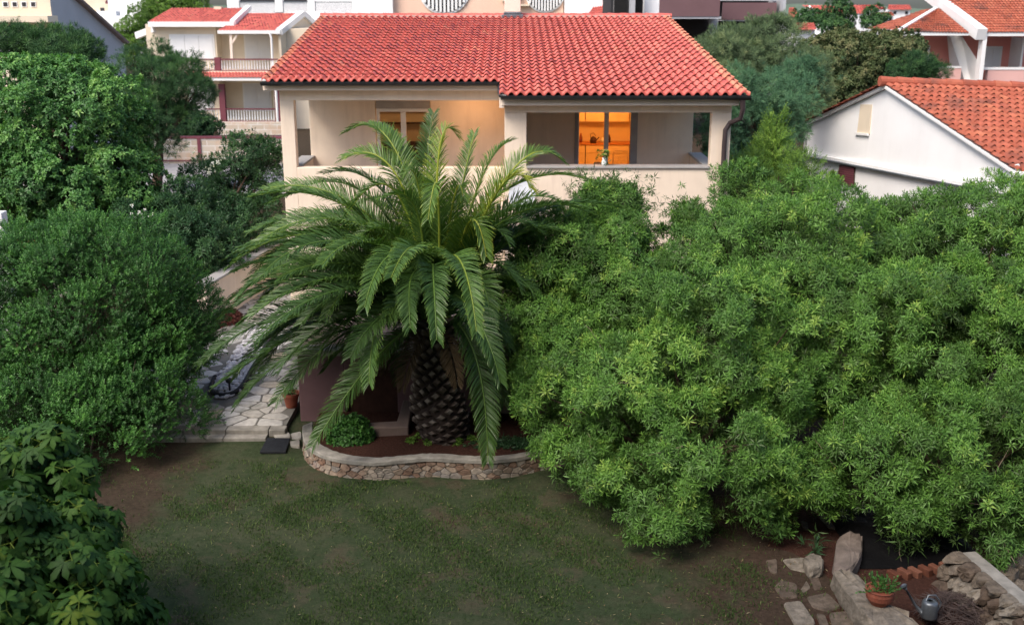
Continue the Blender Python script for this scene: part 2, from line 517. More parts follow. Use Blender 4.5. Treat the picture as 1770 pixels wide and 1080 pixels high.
def fib(n):
    i = np.arange(n) + 0.5
    ph = np.arccos(1 - 2 * i / n); th = math.pi * (1 + 5 ** .5) * i
    return np.stack([np.cos(th) * np.sin(ph), np.sin(th) * np.sin(ph), np.cos(ph)], 1)

def crown_points(lobes, clump, per, zmin=0.1, spacing=1.0, lump=0.12, up=0.5, inner=0.5, back=0.45, holes=0.10):
    """points and axes of leaf clusters over a union of ellipsoids"""
    lobes = [np.array(l, float) for l in lobes]
    C, NN = [], []
    for i, l in enumerate(lobes):
        c, r = l[:3], np.maximum(l[3:6] - clump * .75, l[3:6] * .45)
        area = 4 * math.pi * ((r[0] * r[1]) ** 1.6 / 3 + (r[0] * r[2]) ** 1.6 / 3 + (r[1] * r[2]) ** 1.6 / 3) ** (1 / 1.6)
        n = max(10, int(area / (clump * clump * 2.0 * spacing)))
        d = fib(n) + rng.normal(scale=0.10 * clump / r.mean() * 3, size=(n, 3))
        d = nrm(d)
        w0 = c + d * r
        fq = 1.0 / (clump * 1.5)
        nz = (np.sin(w0[:, 0] * fq * 1.9 + 1.3 * np.sin(w0[:, 1] * fq * 1.1 + i)) * np.sin(w0[:, 1] * fq * 1.7 + 1.2 * np.sin(w0[:, 2] * fq * 1.3)) + np.sin(w0[:, 2] * fq * 2.1 + 1.1 * np.sin(w0[:, 0] * fq + 2)))[:, None] * .5
        k = 1 + (lump * (0.75 * nz - 0.1) + lump * 0.5 * (rng.random((n, 1)) - .5)) * np.minimum(1, 1.1 / r.mean()) * 1.3
        p = c + d * r * k
        keep = p[:, 2] > zmin
        for j, m in enumerate(lobes):
            if j != i:
                q = (p - m[:3]) / np.maximum(m[3:6] - clump * .75, m[3:6] * .45)
                keep &= ~((q ** 2).sum(1) < 0.80)
        nn = nrm(d / r)
        tocam = nrm(np.array([0, 0, CAM_H]) - p)
        hid = (nn * tocam).sum(1) < -0.25
        keep &= ~(hid & (rng.random(n) > back))
        C.append(p[keep]); NN.append(nn[keep])
    C, NN = np.concatenate(C), np.concatenate(NN)
    kp = rng.random(len(C)) > holes
    C, NN = C[kp], NN[kp]
    m = len(C)
    ct = rng.random(m)
    pos = np.repeat(C, per, 0); nn = np.repeat(NN, per, 0); tc = np.repeat(ct, per)
    csz = np.repeat(0.65 + 0.7 * rng.random(m), per)[:, None]
    d = nrm(rng.normal(size=(m * per, 3)) + nn * 0.9 + np.array([0, 0, 0.35]))
    rr = (0.62 + 0.38 * rng.random((m * per, 1)) ** .7)
    rr = rr * (1 + .16 * np.sin(d[:, :1] * 5 + tc[:, None] * 9) * np.sin(d[:, 2:] * 5 + tc[:, None] * 7))
    pos = pos + d * clump * rr * csz
    ax = nrm(d * 1.1 + nn * 0.25 + np.array([0, 0, up]) + rng.normal(scale=0.22, size=d.shape))
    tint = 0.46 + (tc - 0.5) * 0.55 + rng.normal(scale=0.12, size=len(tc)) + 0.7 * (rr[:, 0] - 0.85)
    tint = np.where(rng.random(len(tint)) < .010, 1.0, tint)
    # inner shell; shade of the gaps is put into its leaves as dark tint
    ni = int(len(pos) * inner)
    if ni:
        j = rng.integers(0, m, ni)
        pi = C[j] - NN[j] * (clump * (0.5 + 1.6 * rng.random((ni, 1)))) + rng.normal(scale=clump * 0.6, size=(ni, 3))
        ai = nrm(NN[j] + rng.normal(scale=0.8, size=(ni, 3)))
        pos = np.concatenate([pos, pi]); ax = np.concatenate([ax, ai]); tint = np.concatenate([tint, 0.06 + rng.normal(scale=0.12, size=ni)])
    ok = pos[:, 2] > zmin * 0.6
    return pos[ok], ax[ok], tint[ok]

def limbs(base, lobes, r0, seed=0, lean=(0, 0), per=3):
    """tapered trunk with limbs running into each lobe"""
    r = random.Random(seed)
    mb = MB()
    base = np.array(base, float)
    cz = np.mean([l[2] for l in lobes]); cx = np.mean([l[0] for l in lobes]); cy = np.mean([l[1] for l in lobes])
    fork = base + (np.array([cx, cy, cz]) - base) * 0.45
    pts = [base + (fork - base) * t + np.array([r.uniform(-1, 1), r.uniform(-1, 1), 0]) * r0 * 0.6 * t for t in (0, .33, .66, 1)]
    pts[0] = pts[0] - np.array([0, 0, 0.1])
    mb.tube(pts, [r0 * 1.25, r0, r0 * .85, r0 * .75], 10)
    for l in lobes:
        for k in range(per):
            e = np.array(l[:3]) + np.array([r.uniform(-.6, .6) * l[3], r.uniform(-.6, .6) * l[4], r.uniform(0, .75) * l[5]])
            mid = (fork + e) / 2 + np.array([r.uniform(-.2, .2), r.uniform(-.2, .2), r.uniform(-.1, .3)])
            mb.tube([fork, (fork + mid) / 2, mid, (mid + e) / 2, e], [r0 * .6, r0 * .45, r0 * .34, r0 * .2, r0 * .08], 6)
    return mb

def tree(name, label, cat, lobes, leaf, mat, base, r0, clump, per, scale=(0.8, 1.2), group=None, bark="bark", tshift=0.0, limbs_per=3, seed=1, **kw):
    root = thing(name, base, label, cat, group)
    limbs(base, lobes, r0, seed, per=limbs_per).build('trunk', bark, root, smooth=True)
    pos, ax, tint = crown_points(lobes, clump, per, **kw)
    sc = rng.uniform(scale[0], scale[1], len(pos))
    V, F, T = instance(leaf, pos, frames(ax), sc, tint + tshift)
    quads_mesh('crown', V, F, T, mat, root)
    if name == 'oleander_bush' or name == 'olive_tree':
        k_ = rng.choice(len(pos), 26)
        for q_ in k_:
            m_ = MB(); p_ = pos[q_]; d_ = nrm(ax[q_] + rng.normal(scale=.5, size=3)); L_ = rng.uniform(.12, .34)
            m_.tube([p_ - d_ * .3, p_, p_ + d_ * L_ * .6 + rng.normal(scale=.02, size=3), p_ + d_ * L_], [.007, .005, .004, .002], 4)
            m_.build('bare_twig', 'pale_twig', root)
    print(name, 'leaves', len(F))
    return root

# ------------------------------------------------------------------ irregular stones (clipped Voronoi cells)
def cells(w, h, n, seed, gap=0.012, sx=1.0, relax=2):
    r = np.random.default_rng(seed)
    # jittered grid so that the stones are of like size
    pts = r.random((n, 2)) * np.array([w, h])
    for _ in range(relax):
        g = r.random((n * 30, 2)) * np.array([w, h])
        d = ((g[:, None] - pts[None]) * np.array([1, sx])) ** 2
        own = d.sum(2).argmin(1)
        for i in range(n):
            s = g[own == i]
            if len(s): pts[i] = s.mean(0)
    out = []
    S = np.array([1, sx])
    for i in range(n):
        poly = [np.array(p, float) for p in ((0, 0), (w, 0), (w, h), (0, h))]
        order = np.argsort((((pts - pts[i]) * S) ** 2).sum(1))[1:18]
        for j in order:
            mid = (pts[i] + pts[j]) / 2
            nn = (pts[j] - pts[i]) * S * S
            L = np.linalg.norm(nn)
            nn = nn / L
            lim = nn @ mid - gap / 2
            new = []
            for k in range(len(poly)):
                a, b = poly[k], poly[(k + 1) % len(poly)]
                da, db = nn @ a - lim, nn @ b - lim
                if da <= 0: new.append(a)
                if da * db < 0: new.append(a + (b - a) * da / (da - db))
            poly = new
            if len(poly) < 3: break
        if len(poly) >= 3: out.append(poly)
    return out
def round_poly(poly, k=0.22):
    out = []
    n = len(poly)
    for i in range(n):
        a, b, c = poly[i - 1], poly[i], poly[(i + 1) % n]
        out.append(b + (a - b) * k); out.append(b * (1 - k * .6) + (a + c) / 2 * k * .6); out.append(b + (c - b) * k)
    return out
def stones(mb, polys, fn, depth, seed, round_k=0.2, bulge=0.3, rough=0.012):
    """polys in (u,v); fn(u,v,d) -> point; adds a rounded stone for each"""
    r = random.Random(seed)
    for poly in polys:
        p = round_poly([np.array(q) for q in poly], round_k)
        c = sum(p) / len(p)
        d = depth * r.uniform(0.6, 1.2)
        n = len(p)
        tilt = (r.uniform(-1, 1) * rough, r.uniform(-1, 1) * rough)
        vs = [fn(q[0], q[1], -0.02) for q in p]
        vs += [fn(*(c + (q - c) * 0.99), d * 0.55) for q in p]
        vs += [fn(*(c + (q - c) * (1 - bulge)), d + tilt[0] * (1 if q[0] > c[0] else -1) + tilt[1] * (1 if q[1] > c[1] else -1)) for q in p]
        vs.append(fn(c[0], c[1], d))
        fs = [(i, (i + 1) % n, n + (i + 1) % n, n + i) for i in range(n)]
        fs += [(n + i, n + (i + 1) % n, 2 * n + (i + 1) % n, 2 * n + i) for i in range(n)]
        fs += [(2 * n + i, 2 * n + (i + 1) % n, 3 * n) for i in range(n)]
        mb.add(vs, fs, r.random())

# ------------------------------------------------------------------ tiled roof
def tile_roof(name, mat, parent, pE0, pE1, pR0, pR1, cols, rows, amp=0.05, step=0.03, per=8, seed=0, edge=True, sides=(1, 1)):
    """roof slope between eave points pE0,pE1 and ridge points pR0,pR1"""
    r = np.random.default_rng(seed)
    pE0, pE1, pR0, pR1 = [np.array(p, float) for p in (pE0, pE1, pR0, pR1)]
    nrml = nrm(np.cross(pE1 - pE0, (pR0 + pR1) / 2 - (pE0 + pE1) / 2))
    if nrml[2] < 0: nrml = -nrml
    nu = cols * per + 1
    u = np.linspace(0, 1, nu)
    ph = (u * cols) % 1.0
    wave = np.where(ph < 0.62, np.sin(np.pi * ph / 0.62) ** 0.8 * amp, -0.25 * amp * np.sin(np.pi * (ph - 0.62) / 0.38))
    ci = np.minimum((u * cols).astype(int), cols - 1)
    V, T = [], []
    for j in range(rows):
        jit = r.normal(scale=0.004, size=cols + 1)[ci]
        tt = np.clip(0.5 + r.normal(scale=0.16, size=cols + 1), 0.02, 0.9)
        tt[r.random(cols + 1) < .012] = .97
        tt[r.random(cols + 1) < .012] = .05
        if edge and sides[0]: tt[0] = 1.0
        if edge and sides[1]: tt[cols - 1] = 1.0
        for (vv, dz) in (((j - (.2 if j else 0)) / rows, step), ((j + 1) / rows, 0.0)):
            if j == 0 and vv == 0: dz = step
            base = (pE0[None] + (pE1 - pE0)[None] * u[:, None]) * (1 - vv) + (pR0[None] + (pR1 - pR0)[None] * u[:, None]) * vv
            V.append(base + nrml[None] * (wave + dz + jit)[:, None])
            T.append(tt[ci])
        if j < rows - 1:      # open end of the next course overhangs; its shade is painted as dark tint
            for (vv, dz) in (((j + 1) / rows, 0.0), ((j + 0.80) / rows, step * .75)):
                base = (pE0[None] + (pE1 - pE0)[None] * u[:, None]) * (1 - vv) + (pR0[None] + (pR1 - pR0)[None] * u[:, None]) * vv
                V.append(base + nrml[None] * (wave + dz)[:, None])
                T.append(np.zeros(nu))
    # eave lip
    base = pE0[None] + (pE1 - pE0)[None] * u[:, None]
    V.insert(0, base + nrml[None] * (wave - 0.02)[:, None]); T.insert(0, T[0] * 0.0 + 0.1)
    V, T = np.array(V), np.array(T)
    nr = len(V)
    F = []
    for j in range(nr - 1):
        a = j * nu + np.arange(nu - 1)
        F.append(np.stack([a, a + 1, a + 1 + nu, a + nu], 1))
    return quads_mesh(name, V.reshape(-1, 3), np.concatenate(F), T.ravel(), mat, parent)

def ridge_caps(name, mat, parent, a, b, r=0.13, pitch=0.4):
    a, b = np.array(a, float), np.array(b, float)
    n = max(2, int(np.linalg.norm(b - a) / pitch))
    mb = MB()
    rr = random.Random(3)
    for i in range(n):
        p, q = a + (b - a) * i / n, a + (b - a) * (i + 1.12) / n
        mb.tube([p, q], [r * 1.12, r * .92], 12, tint=rr.uniform(.2, .9))
    return mb.build(name, mat, parent, smooth=False)

# ------------------------------------------------------------------ the setting: ground and distance
mb = MB()
xs = np.concatenate([np.linspace(-900, -30, 10), np.linspace(-24, 24, 97), np.linspace(30, 900, 10)])
ys = np.concatenate([np.linspace(-60, 4, 6), np.linspace(6, 30, 61), np.linspace(34, 90, 15), np.linspace(120, 1800, 12)])
Vg = []
for y in ys:
    for x in xs:
        z = 0.0
        if abs(x) < 25 and y < 20: z += 0.025 * math.sin(x * 1.3 + y * .7) + 0.02 * math.sin(x * .6 - y * 1.1 + 2)
        if y > 90: z -= min(6, (y - 90) * 0.01)
        Vg.append((x, y, z - 0.02))
nx = len(xs)
Fg = [(j * nx + i, j * nx + i + 1, (j + 1) * nx + i + 1, (j + 1) * nx + i) for j in range(len(ys) - 1) for i in range(nx - 1)]
mb.add(Vg, Fg)
gr = mb.build('ground', 'lawn_earth', smooth=True)
tag(gr, kind='structure')

mb = MB()
r_ = random.Random(5)
top = []
K = 60
for k in range(K + 1):
    x = -700 + 1400 * k / K
    top.append((x, 900, 5.5 + 3 * math.sin(k * .5) * math.sin(k * .17 + 1) + r_.uniform(-1, 1)))
bot = [(p[0], 820, -12) for p in top]
back = [(p[0], 1000, -12) for p in top]
n = K + 1
mb.add(bot + top + back, [(i, i + 1, n + i + 1, n + i) for i in range(K)] + [(n + i, n + i + 1, 2 * n + i + 1, 2 * n + i) for i in range(K)])
plain("hill_green", (0.10, 0.14, 0.10), 1, 0.3, 0.03, 0)
tag(mb.build('hills', 'hill_green'), kind='structure')

# lawn blades
nb = 260000
gx = rng.uniform(-7.5, 6.5, nb); gy = rng.uniform(11.2, 18.3, nb)
pn = np.sin(gx * 1.9 + np.sin(gy * 1.3) * 1.5) * np.sin(gy * 1.7 + np.sin(gx * 0.9) * 2) + 0.5 * np.sin(gx * 4.3 + 1) * np.sin(gy * 5.1) + 0.35 * np.sin(gx * 9 + gy * 7)
prob = np.clip(0.42 + 0.65 * pn - np.clip((gx - 1.0) * 0.2, 0, .8) - np.clip((-4.6 - gx) * .3, 0, .5) - np.clip((gy - 15.8) * .2, 0, .4), 0.04, 1)
# keep clear of the planter
keep = (rng.random(nb) < prob) & ~((gy > 16.9 - 0.08 * 0) & (gx > -3.8) & (gx < 1.8)) & ~((gy > 17.9) & (gx < -3.4))
gx, gy, pn = gx[keep], gy[keep], pn[keep]
nb = len(gx)
az = rng.uniform(0, 6.28, nb); L = rng.uniform(0.02, 0.075, nb); wd = rng.uniform(0.003, 0.008, nb)
el = rng.uniform(0.35, 1.4, nb)
d = np.stack([np.cos(az) * np.cos(el), np.sin(az) * np.cos(el), np.sin(el)], 1); s_ = np.stack([-np.sin(az), np.cos(az), 0 * az], 1)
b0 = np.stack([gx, gy, 0.025 * np.sin(gx * 1.3 + gy * .7) + 0.02 * np.sin(gx * .6 - gy * 1.1 + 2) - 0.025], 1)
mid = b0 + d * (L * .5)[:, None]
V = np.stack([b0, mid + s_ * wd[:, None], b0 + d * L[:, None], mid - s_ * wd[:, None]], 1).reshape(-1, 3)
F = np.arange(nb * 4).reshape(-1, 4)
tg = np.clip(0.45 - 0.18 * pn + rng.normal(scale=.2, size=nb), 0, 1)
g = quads_mesh('grass', V, F, np.repeat(tg, 4), 'grass_blade')
tag(g, 'short patchy dry grass of the lawn in front of the planter', 'grass', kind='stuff')

# fallen dry leaves
nb = 420
fx = np.where(rng.random(nb) < .5, rng.uniform(-5.5, 5, nb), rng.normal(2.2, 1.6, nb)); fy = rng.uniform(12, 17, nb)
d = np.stack([np.cos(a_ := rng.uniform(0, 6.28, nb)), np.sin(a_), rng.uniform(0, .3, nb)], 1); s_ = np.stack([-np.sin(a_), np.cos(a_), 0 * a_], 1)
b0 = np.stack([fx, fy, 0.025 * np.sin(fx * 1.3 + fy * .7) + 0.02 * np.sin(fx * .6 - fy * 1.1 + 2) - 0.005], 1); L = rng.uniform(.03, .07, nb)[:, None]
V = np.stack([b0, b0 + d * L * .5 + s_ * .008, b0 + d * L, b0 + d * L * .5 - s_ * .008], 1).reshape(-1, 3)
tag(quads_mesh('fallen_leaves', V, np.arange(nb * 4).reshape(-1, 4), np.repeat(rng.random(nb), 4), 'dry_leaf'), 'dry fallen leaves scattered over the lawn', 'leaves', kind='stuff')

# ------------------------------------------------------------------ MAIN HOUSE
YL, YR = 28.2, 26.6            # facade planes, left and right bay
SL = 0.132
def zroof(y): return 5.85 + SL * (y - 27.7)
house = thing('house', (0, 30, 0), 'peach plastered house with a red tiled roof and two loggias behind the palm', 'house')
xl = P(483, 170, YL)[0]; xj = P(872, 180, YR)[0]; xr = P(1265, 190, YR)[0]
zc = zroof(YL) - 0.16
zbL = P(700, 174, YL)[2]; zbR = P(1050, 195, YR)[2]
zpL = P(520, 290, YL)[2]; zpR = P(1050, 291, YR)[2]
YBL, YBR = 30.3, 29.3
zfl = zpR - 0.95
Yback = 40.5
print('house', xl, xj, xr, zbL, zbR, zpL, zpR, zfl)
mb = MB()
# left bay: pillar, beam, parapet, wall below
xp = P(510, 230, YL)[0]
mb.box((xl, YL, -0.5), (xp, YL + .3, zbL))                        # pillar
mb.box((xl, YL, zbL), (xj - 0.02, YL + .3, zc))                   # beam
mb.box((xp, YL, -0.5), (xj - 0.02, YL + .3, zpL))                 # parapet & lower wall
mb.box((P(537, 230, YBL)[0] - .02, YBL + .002, -0.5), (P(537, 230, YBL)[0] + .25, Yback, zc))   # left side wall block behind the loggia corner
# back wall of the left loggia, around the sliding door
d0, d1 = P(650, 230, YBL)[0], P(745, 230, YBL)[0]
zdt = P(700, 175, YBL)[2]
xs0 = P(537, 230, YBL)[0]
mb.box((xs0, YBL, -0.5), (d0, YBL + .25, zc + .3))
mb.box((d1, YBL, -0.5), (xj + .0, YBL + .25, zc + .3))
mb.box((d0, YBL, zdt), (d1, YBL + .25, zc + .3))
mb.box((d0, YBL, -0.5), (d1, YBL + .25, zfl + 0.02))
# side parapet of the left loggia
mb.box((xp - .22, YL + .3, -0.5), (xp + .06, YBL, zpL - 0.02))
mb.box((xp - .3, YL + .3, zbL + .05), (xp, YBL, zc))
# right bay
xq = P(910, 240, YR)[0]; xo = P(1229, 240, YR)[0]
mb.box((xj, YR, -0.5), (xq, YR + .3, zbR))
mb.box((xo, YR, -0.5), (xr, YR + .3, zbR))
mb.box((xq, YR, -0.5), (xo, YR + .3, zpR))
mb.box((xj, YR, zbR), (xr, YR + .3, zroof(YR) - .16))
mb.box((xj, YR + .3, -0.5), (xj + .25, YBR + 1.2, zroof(YR + .3) - .14))   # wall between bays
mb.box((xo - .06, YR + .3, -0.5), (xo + .2, YBR, zpR - .02))
mb.box((xo, YR + .3, zbR + .02), (xo + .25, YBR, zroof(YR + .3) - .15))
xe = P(1197, 240, YBR)[0]
k0, k1 = P(996, 240, YBR)[0], P(1100, 240, YBR)[0]
zkt = P(1050, 190, YBR)[2]
mb.box((xj + .25, YBR, -0.5), (k0, YBR + .25, zc + .1))
mb.box((k1, YBR, -0.5), (xe, YBR + .25, zc + .1))
mb.box((k0, YBR, zkt), (k1, YBR + .25, zc + .1))
mb.box((k0, YBR, -0.5), (k1, YBR + .25, zfl + .02))
mb.box((xe - .25, YBR + .252, -0.5), (xe, Yback, zroof(YBR) - .1))
mb.box((xs0, Yback - .3, -0.5), (xe, Yback, 7.0))
mb.build('wall', 'peach_plaster', house, bevel=0.012)
# gable triangles closing the sides
mb = MB()
for (a, b) in ((xs0 - .024, xs0 + .2), (xe - .2, xe + .004)):
    mb.extr([(a, YBL, zc - .1), (a, 38.5, zc - .1), (a, 38.5, zroof(38.5) - .08), (a, YBL, zroof(YBL) - .08)], (b - a, 0, 0))
mb.build('gable_wall', 'peach_plaster', house)
# floors and ceilings of the loggias
mb = MB()
mb.box((xp + .06, YL + .3, zfl - .2), (xj, YBL, zfl))
mb.box((xj + .25, YR + .3, zfl - .2), (xo - .06, YBR, zfl + .002))
mb.build('balcony_floor', 'terrace_concrete', house)
mb = MB()
mb.box((xp, YL + .3, zbL + .06), (xj, YBL, zbL + .16))
mb.box((xj + .25, YR + .3, zbR + .05), (xo, YBR, zbR + .15))
mb.build('ceiling', 'peach_trim', house)
# copings
mb = MB()
mb.box((xq, YR - .05, zpR), (xo, YR + .35, zpR + .05))
mb.box((xo - .10, YR + .36, zpR - .02), (xo + .24, YBR - .01, zpR + .04))
mb.box((xp - .26, YL + .335, zpL - .02), (xp + .10, YBL - .01, zpL + .04))
mb.build('coping', 'grey_sill', house, bevel=0.008)
# cream eaves boards
yEL, yER = 27.75, 26.15
mb = MB()
a, b = P(454, 150, yEL + .12), P(866, 150, yEL + .12)
mb.box((a[0], yEL + .12, P(600, 157, yEL + .12)[2]), (P(864, 150, yEL)[0], YL + .0, P(600, 146, yEL + .12)[2]))
mb.box((P(867, 178, yER + .12)[0], yER + .12, P(1000, 183, yER + .12)[2]), (P(1278, 180, yER + .1)[0], YR + .0, P(1000, 171, yER + .12)[2]))
mb.box((xj - .12, yER + .14, zbL - .02), (xj - .005, YL + .1, zroof(yEL) - .2))
mb.build('eaves_board', 'peach_trim', house, bevel=0.01)
# gutters: half-round with brackets
def gutter(mb, x0, x1, y, z, r=0.085):
    prof = [(math.cos(a) * r, math.sin(a) * r) for a in np.linspace(math.pi, 2 * math.pi, 9)] + [(r * .82, 0)] + [(math.cos(a) * r * .82, math.sin(a) * r * .82) for a in np.linspace(2 * math.pi, math.pi, 9)]
    poly = [(x0, y + p[0], z + p[1]) for p in prof]
    mb.extr(poly, (x1 - x0, 0, 0))
    x = x0 + .3
    while x < x1:
        mb.bar((x, y - r - .008, z + .015), (x, y - r - .008, z - .05), .02, .012)
        mb.box((x - .012, y - r - .01, z + .005), (x + .012, y + r, z + .02))
        x += .75
mb = MB()
gL0, gL1 = P(451, 140, yEL)[0], P(862, 140, yEL)[0]
gR0, gR1 = P(866, 165, yER)[0], P(1297, 170, yER)[0]
zgL, zgR = zroof(yEL) - .03, zroof(yER) - .03
gutter(mb, gL0, gL1, yEL - .02, zgL, .10)
gutter(mb, gR0, gR1, yER - .02, zgR, .105)
mb.tube([(gL1 - .05, yEL - .02, zgL - .04), (gL1 + .02, yEL - .02, zgL - .10), (gL1 + .03, (yEL + yER) / 2, (zgL + zgR) / 2 - .10), (gL1 + .06, yER + .05, zgR + .0), (gL1 + .2, yER, zgR - .03)], .05, 10)
mb.build('gutter', 'black_metal', house, smooth=False)
mb = MB()
q = [P(1283, 172, yER), P(1284, 190, yER + .02), P(1280, 205, yER + .1), P(1262, 213, YR - .12), P(1254, 225, YR - .1), P(1252, 250, YR - .1)]
q.append(np.array([q[-1][0], YR - .1, -.3]))
mb.tube(q, [.075] + [.06] * 6, 12)
pt = q[-2]
for z in (pt[2] - .5, pt[2] - 2.2):
    mb.tube([(pt[0] - .12, YR - .1, z), (pt[0] + .1, YR - .1, z)], .02, 6)
mb.build('downpipe', 'brown_metal', house, smooth=True)

# roof slopes
xe0 = P(452, 140, yEL)[0]; xe1 = P(1297, 166, yER)[0]
yRd = 38.5
xr0 = P(555, 28, yRd)[0]; xr1 = P(1157, 32, yRd)[0]
xjn = P(864, 150, yEL)[0]
def xat(y, side):
    if side == 0: return xe0 + (xr0 - xe0) * (y - yEL) / (yRd - yEL)
    return xe1 + (xr1 - xe1) * (y - yER) / (yRd - yER)
def rp(x, y): return (x, y, zroof(y))
xmid_e, xmid_r = xjn, xjn + 0.02
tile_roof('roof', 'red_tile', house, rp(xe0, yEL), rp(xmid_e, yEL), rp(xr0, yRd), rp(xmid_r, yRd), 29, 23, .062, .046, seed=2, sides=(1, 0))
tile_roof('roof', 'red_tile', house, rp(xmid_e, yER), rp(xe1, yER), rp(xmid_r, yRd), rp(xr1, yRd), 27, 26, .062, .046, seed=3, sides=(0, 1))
mb = MB()     # back slope and underlay
mb.add([rp(xe0 + .05, yEL + .05), rp(xjn, yEL + .05), rp(xjn, yRd), rp(xr0, yRd)], [(0, 1, 2, 3)])
mb.add([rp(xjn, yER + .05), rp(xe1 - .05, yER + .05), rp(xr1, yRd), rp(xjn, yRd)], [(0, 1, 2, 3)])
mb.v = [(x, y, z - .07) for x, y, z in mb.v]
mb.build('roof_underlay', 'dark_wood', house)
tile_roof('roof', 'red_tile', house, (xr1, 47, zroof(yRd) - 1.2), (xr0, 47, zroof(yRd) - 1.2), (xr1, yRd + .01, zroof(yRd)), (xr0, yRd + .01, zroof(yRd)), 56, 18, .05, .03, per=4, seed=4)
ridge_caps('ridge_tiles', 'red_tile', house, (xr0 - .02, yRd, zroof(yRd) + .015), (xr1 + .02, yRd, zroof(yRd) + .015), .10, .42)
mb = MB(); mb.box((xr0, yRd - .16, zroof(yRd) - .02), (xr1, yRd - .10, zroof(yRd) + .055))
mb.build('ridge_mortar', 'ridge_mortar', house)
# dark cowl on the ridge
c0 = P(886, 30, yRd - .3)
mb = MB()
mb.box((c0[0] - .36, c0[1] - .2, c0[2] - .15), (c0[0] + .36, c0[1] + .25, c0[2] + .08))
mb.box((c0[0] - .30, c0[1] - .14, c0[2] + .08), (c0[0] + .30, c0[1] + .2, c0[2] + .16))
mb.build('chimney_cap', 'galvanised', house, bevel=.02)
mb = MB(); mb.box((c0[0] - .27, c0[1] - .1, c0[2] + .16), (c0[0] + .27, c0[1] + .16, c0[2] + .75))
mb.build('chimney', 'peach_trim', house, bevel=.02)

# sliding doors: frame > pane
def sliding_door(x0, x1, z0, z1, y, parent, mids=(0.5,), fw=.07, shutter=None, glass='glass'):
    fr = MB()
    fr.box((x0, y, z0), (x0 + fw, y + .1, z1)); fr.box((x1 - fw, y, z0), (x1, y + .1, z1))
    fr.box((x0 + fw, y, z1 - fw), (x1 - fw, y + .1, z1)); fr.box((x0 + fw, y, z0), (x1 - fw, y + .1, z0 + fw))
    for m in mids:
        xm = x0 + (x1 - x0) * m
        fr.box((xm - fw * .8, y - .01, z0 + fw), (xm + fw * .8, y + .11, z1 - fw))
    o = fr.build('door_frame', 'white_paint', parent, bevel=.006)
    g = MB(); g.box((x0 + fw, y + .045, z0 + fw), (x1 - fw, y + .051, z1 - fw))
    g.build('pane', glass, o)
    return o
sliding_door(k0, k1 - .0, zfl + .02, zkt, YBR + .03, house, (0.5,), .075)
mb = MB(); mb.box((k1 - .17, YBR - .035, zfl), (k1 + .02, YBR + .028, zkt)); mb.box((k0 - .04, YBR - .02, zfl), (k0 + .05, YBR + .028, zkt))
mb.build('door_trim', 'grey_sill', house, bevel=.006)
zsh = P(700, 188, YBL)[2]
mb = MB(); mb.box((d0 + .02, YBL - .03, zsh), (d1 - .02, YBL + .12, zdt - .002))
for k in range(6):
    z = zsh + (zdt - zsh) * (k + .5) / 6
    mb.box((d0 + .03, YBL - .036, z - .006), (d1 - .03, YBL - .03, z + .006))
mb.build('shutter_box', 'grey_sill', house)
sliding_door(d0 + .02, d1 - .02, zfl + .02, zsh, YBL + .03, house, (0.5,), .09)

# rooms
def room(x0, x1, y0, y1, z0, z1, mat):
    mb = MB()
    mb.box((x0, y1, z0), (x1, y1 + .1, z1)); mb.box((x0 - .1, y0, z0), (x0, y1, z1)); mb.box((x1, y0, z0), (x1 + .1, y1, z1))
    mb.box((x0, y0, z1), (x1, y1, z1 + .1)); mb.box((x0, y0, z0 - .1), (x1, y1, z0))
    return mb.build('room', mat, house)
kx0, kx1, ky1 = k0 - .9, k1 + .7, YBR + 3.2
room(kx0, kx1, YBR + .26, ky1, zfl, zfl + 2.6, 'kitchen_white')
lx0, lx1, ly1 = d0 - 1.2, d1 + .6, YBL + 3.0
room(lx0, lx1, YBL + .26, ly1, zfl, zfl + 2.6, 'cream_plaster')
kb = thing('kitchen_cabinet', ((k0 + k1) / 2, ky1, zfl), 'orange-lit run of fitted kitchen units seen through the right glass door', 'kitchen units')
yy = ky1 - .6
mb = MB()
for i in range(5):
    xa = kx0 + .05 + i * .64
    if xa + .6 > kx1: break
    mb.box((xa, yy, zfl + .1), (xa + .62, ky1 - .01, zfl + .86))
mb.build('base_unit', 'kitchen_white', kb, bevel=.004)
mb = MB()
for i in range(5):
    xa = kx0 + .05 + i * .64
    if xa + .6 > kx1: break
    mb.box((xa, yy + .25, zfl + 1.5), (xa + .62, ky1 - .01, zfl + 2.2))
mb.build('wall_unit', 'kitchen_white', kb, bevel=.004)
mb = MB()
for i in range(5):
    xa = kx0 + .05 + i * .64
    mb.box((xa + .004, yy - .018, zfl + .12), (xa + .3, yy - .001, zfl + .62)); mb.box((xa + .315, yy - .018, zfl + .12), (xa + .61, yy - .001, zfl + .62))
    mb.box((xa + .004, yy - .018, zfl + .64), (xa + .61, yy - .001, zfl + .85))
    mb.box((xa + .004, yy + .232, zfl + 1.52), (xa + .3, yy + .249, zfl + 2.18)); mb.box((xa + .315, yy + .232, zfl + 1.52), (xa + .61, yy + .249, zfl + 2.18))
mb.build('cabinet_door', 'kitchen_white', kb, bevel=.003)
mb = MB(); mb.box((kx0 + .02, yy - .04, zfl + .87), (kx1 - .02, ky1 - .01, zfl + .91))
mb.build('worktop', 'kitchen_wood', kb)
kt = thing('kettle', (k0 + .65, yy + .1, zfl + .91), 'small dark kettle standing on the kitchen worktop', 'kettle')
mb = MB(); mb.lathe((k0 + .65, yy + .1, zfl + .912), [(0, 0), (.09, 0), (.1, .05), (.08, .14), (.04, .18), (0, .19)], 14)
mb.tube([(k0 + .73, yy + .1, zfl + .98), (k0 + .82, yy + .1, zfl + 1.08)], [.02, .012], 6)
mb.build('body', 'dark_wood', kt, smooth=True)
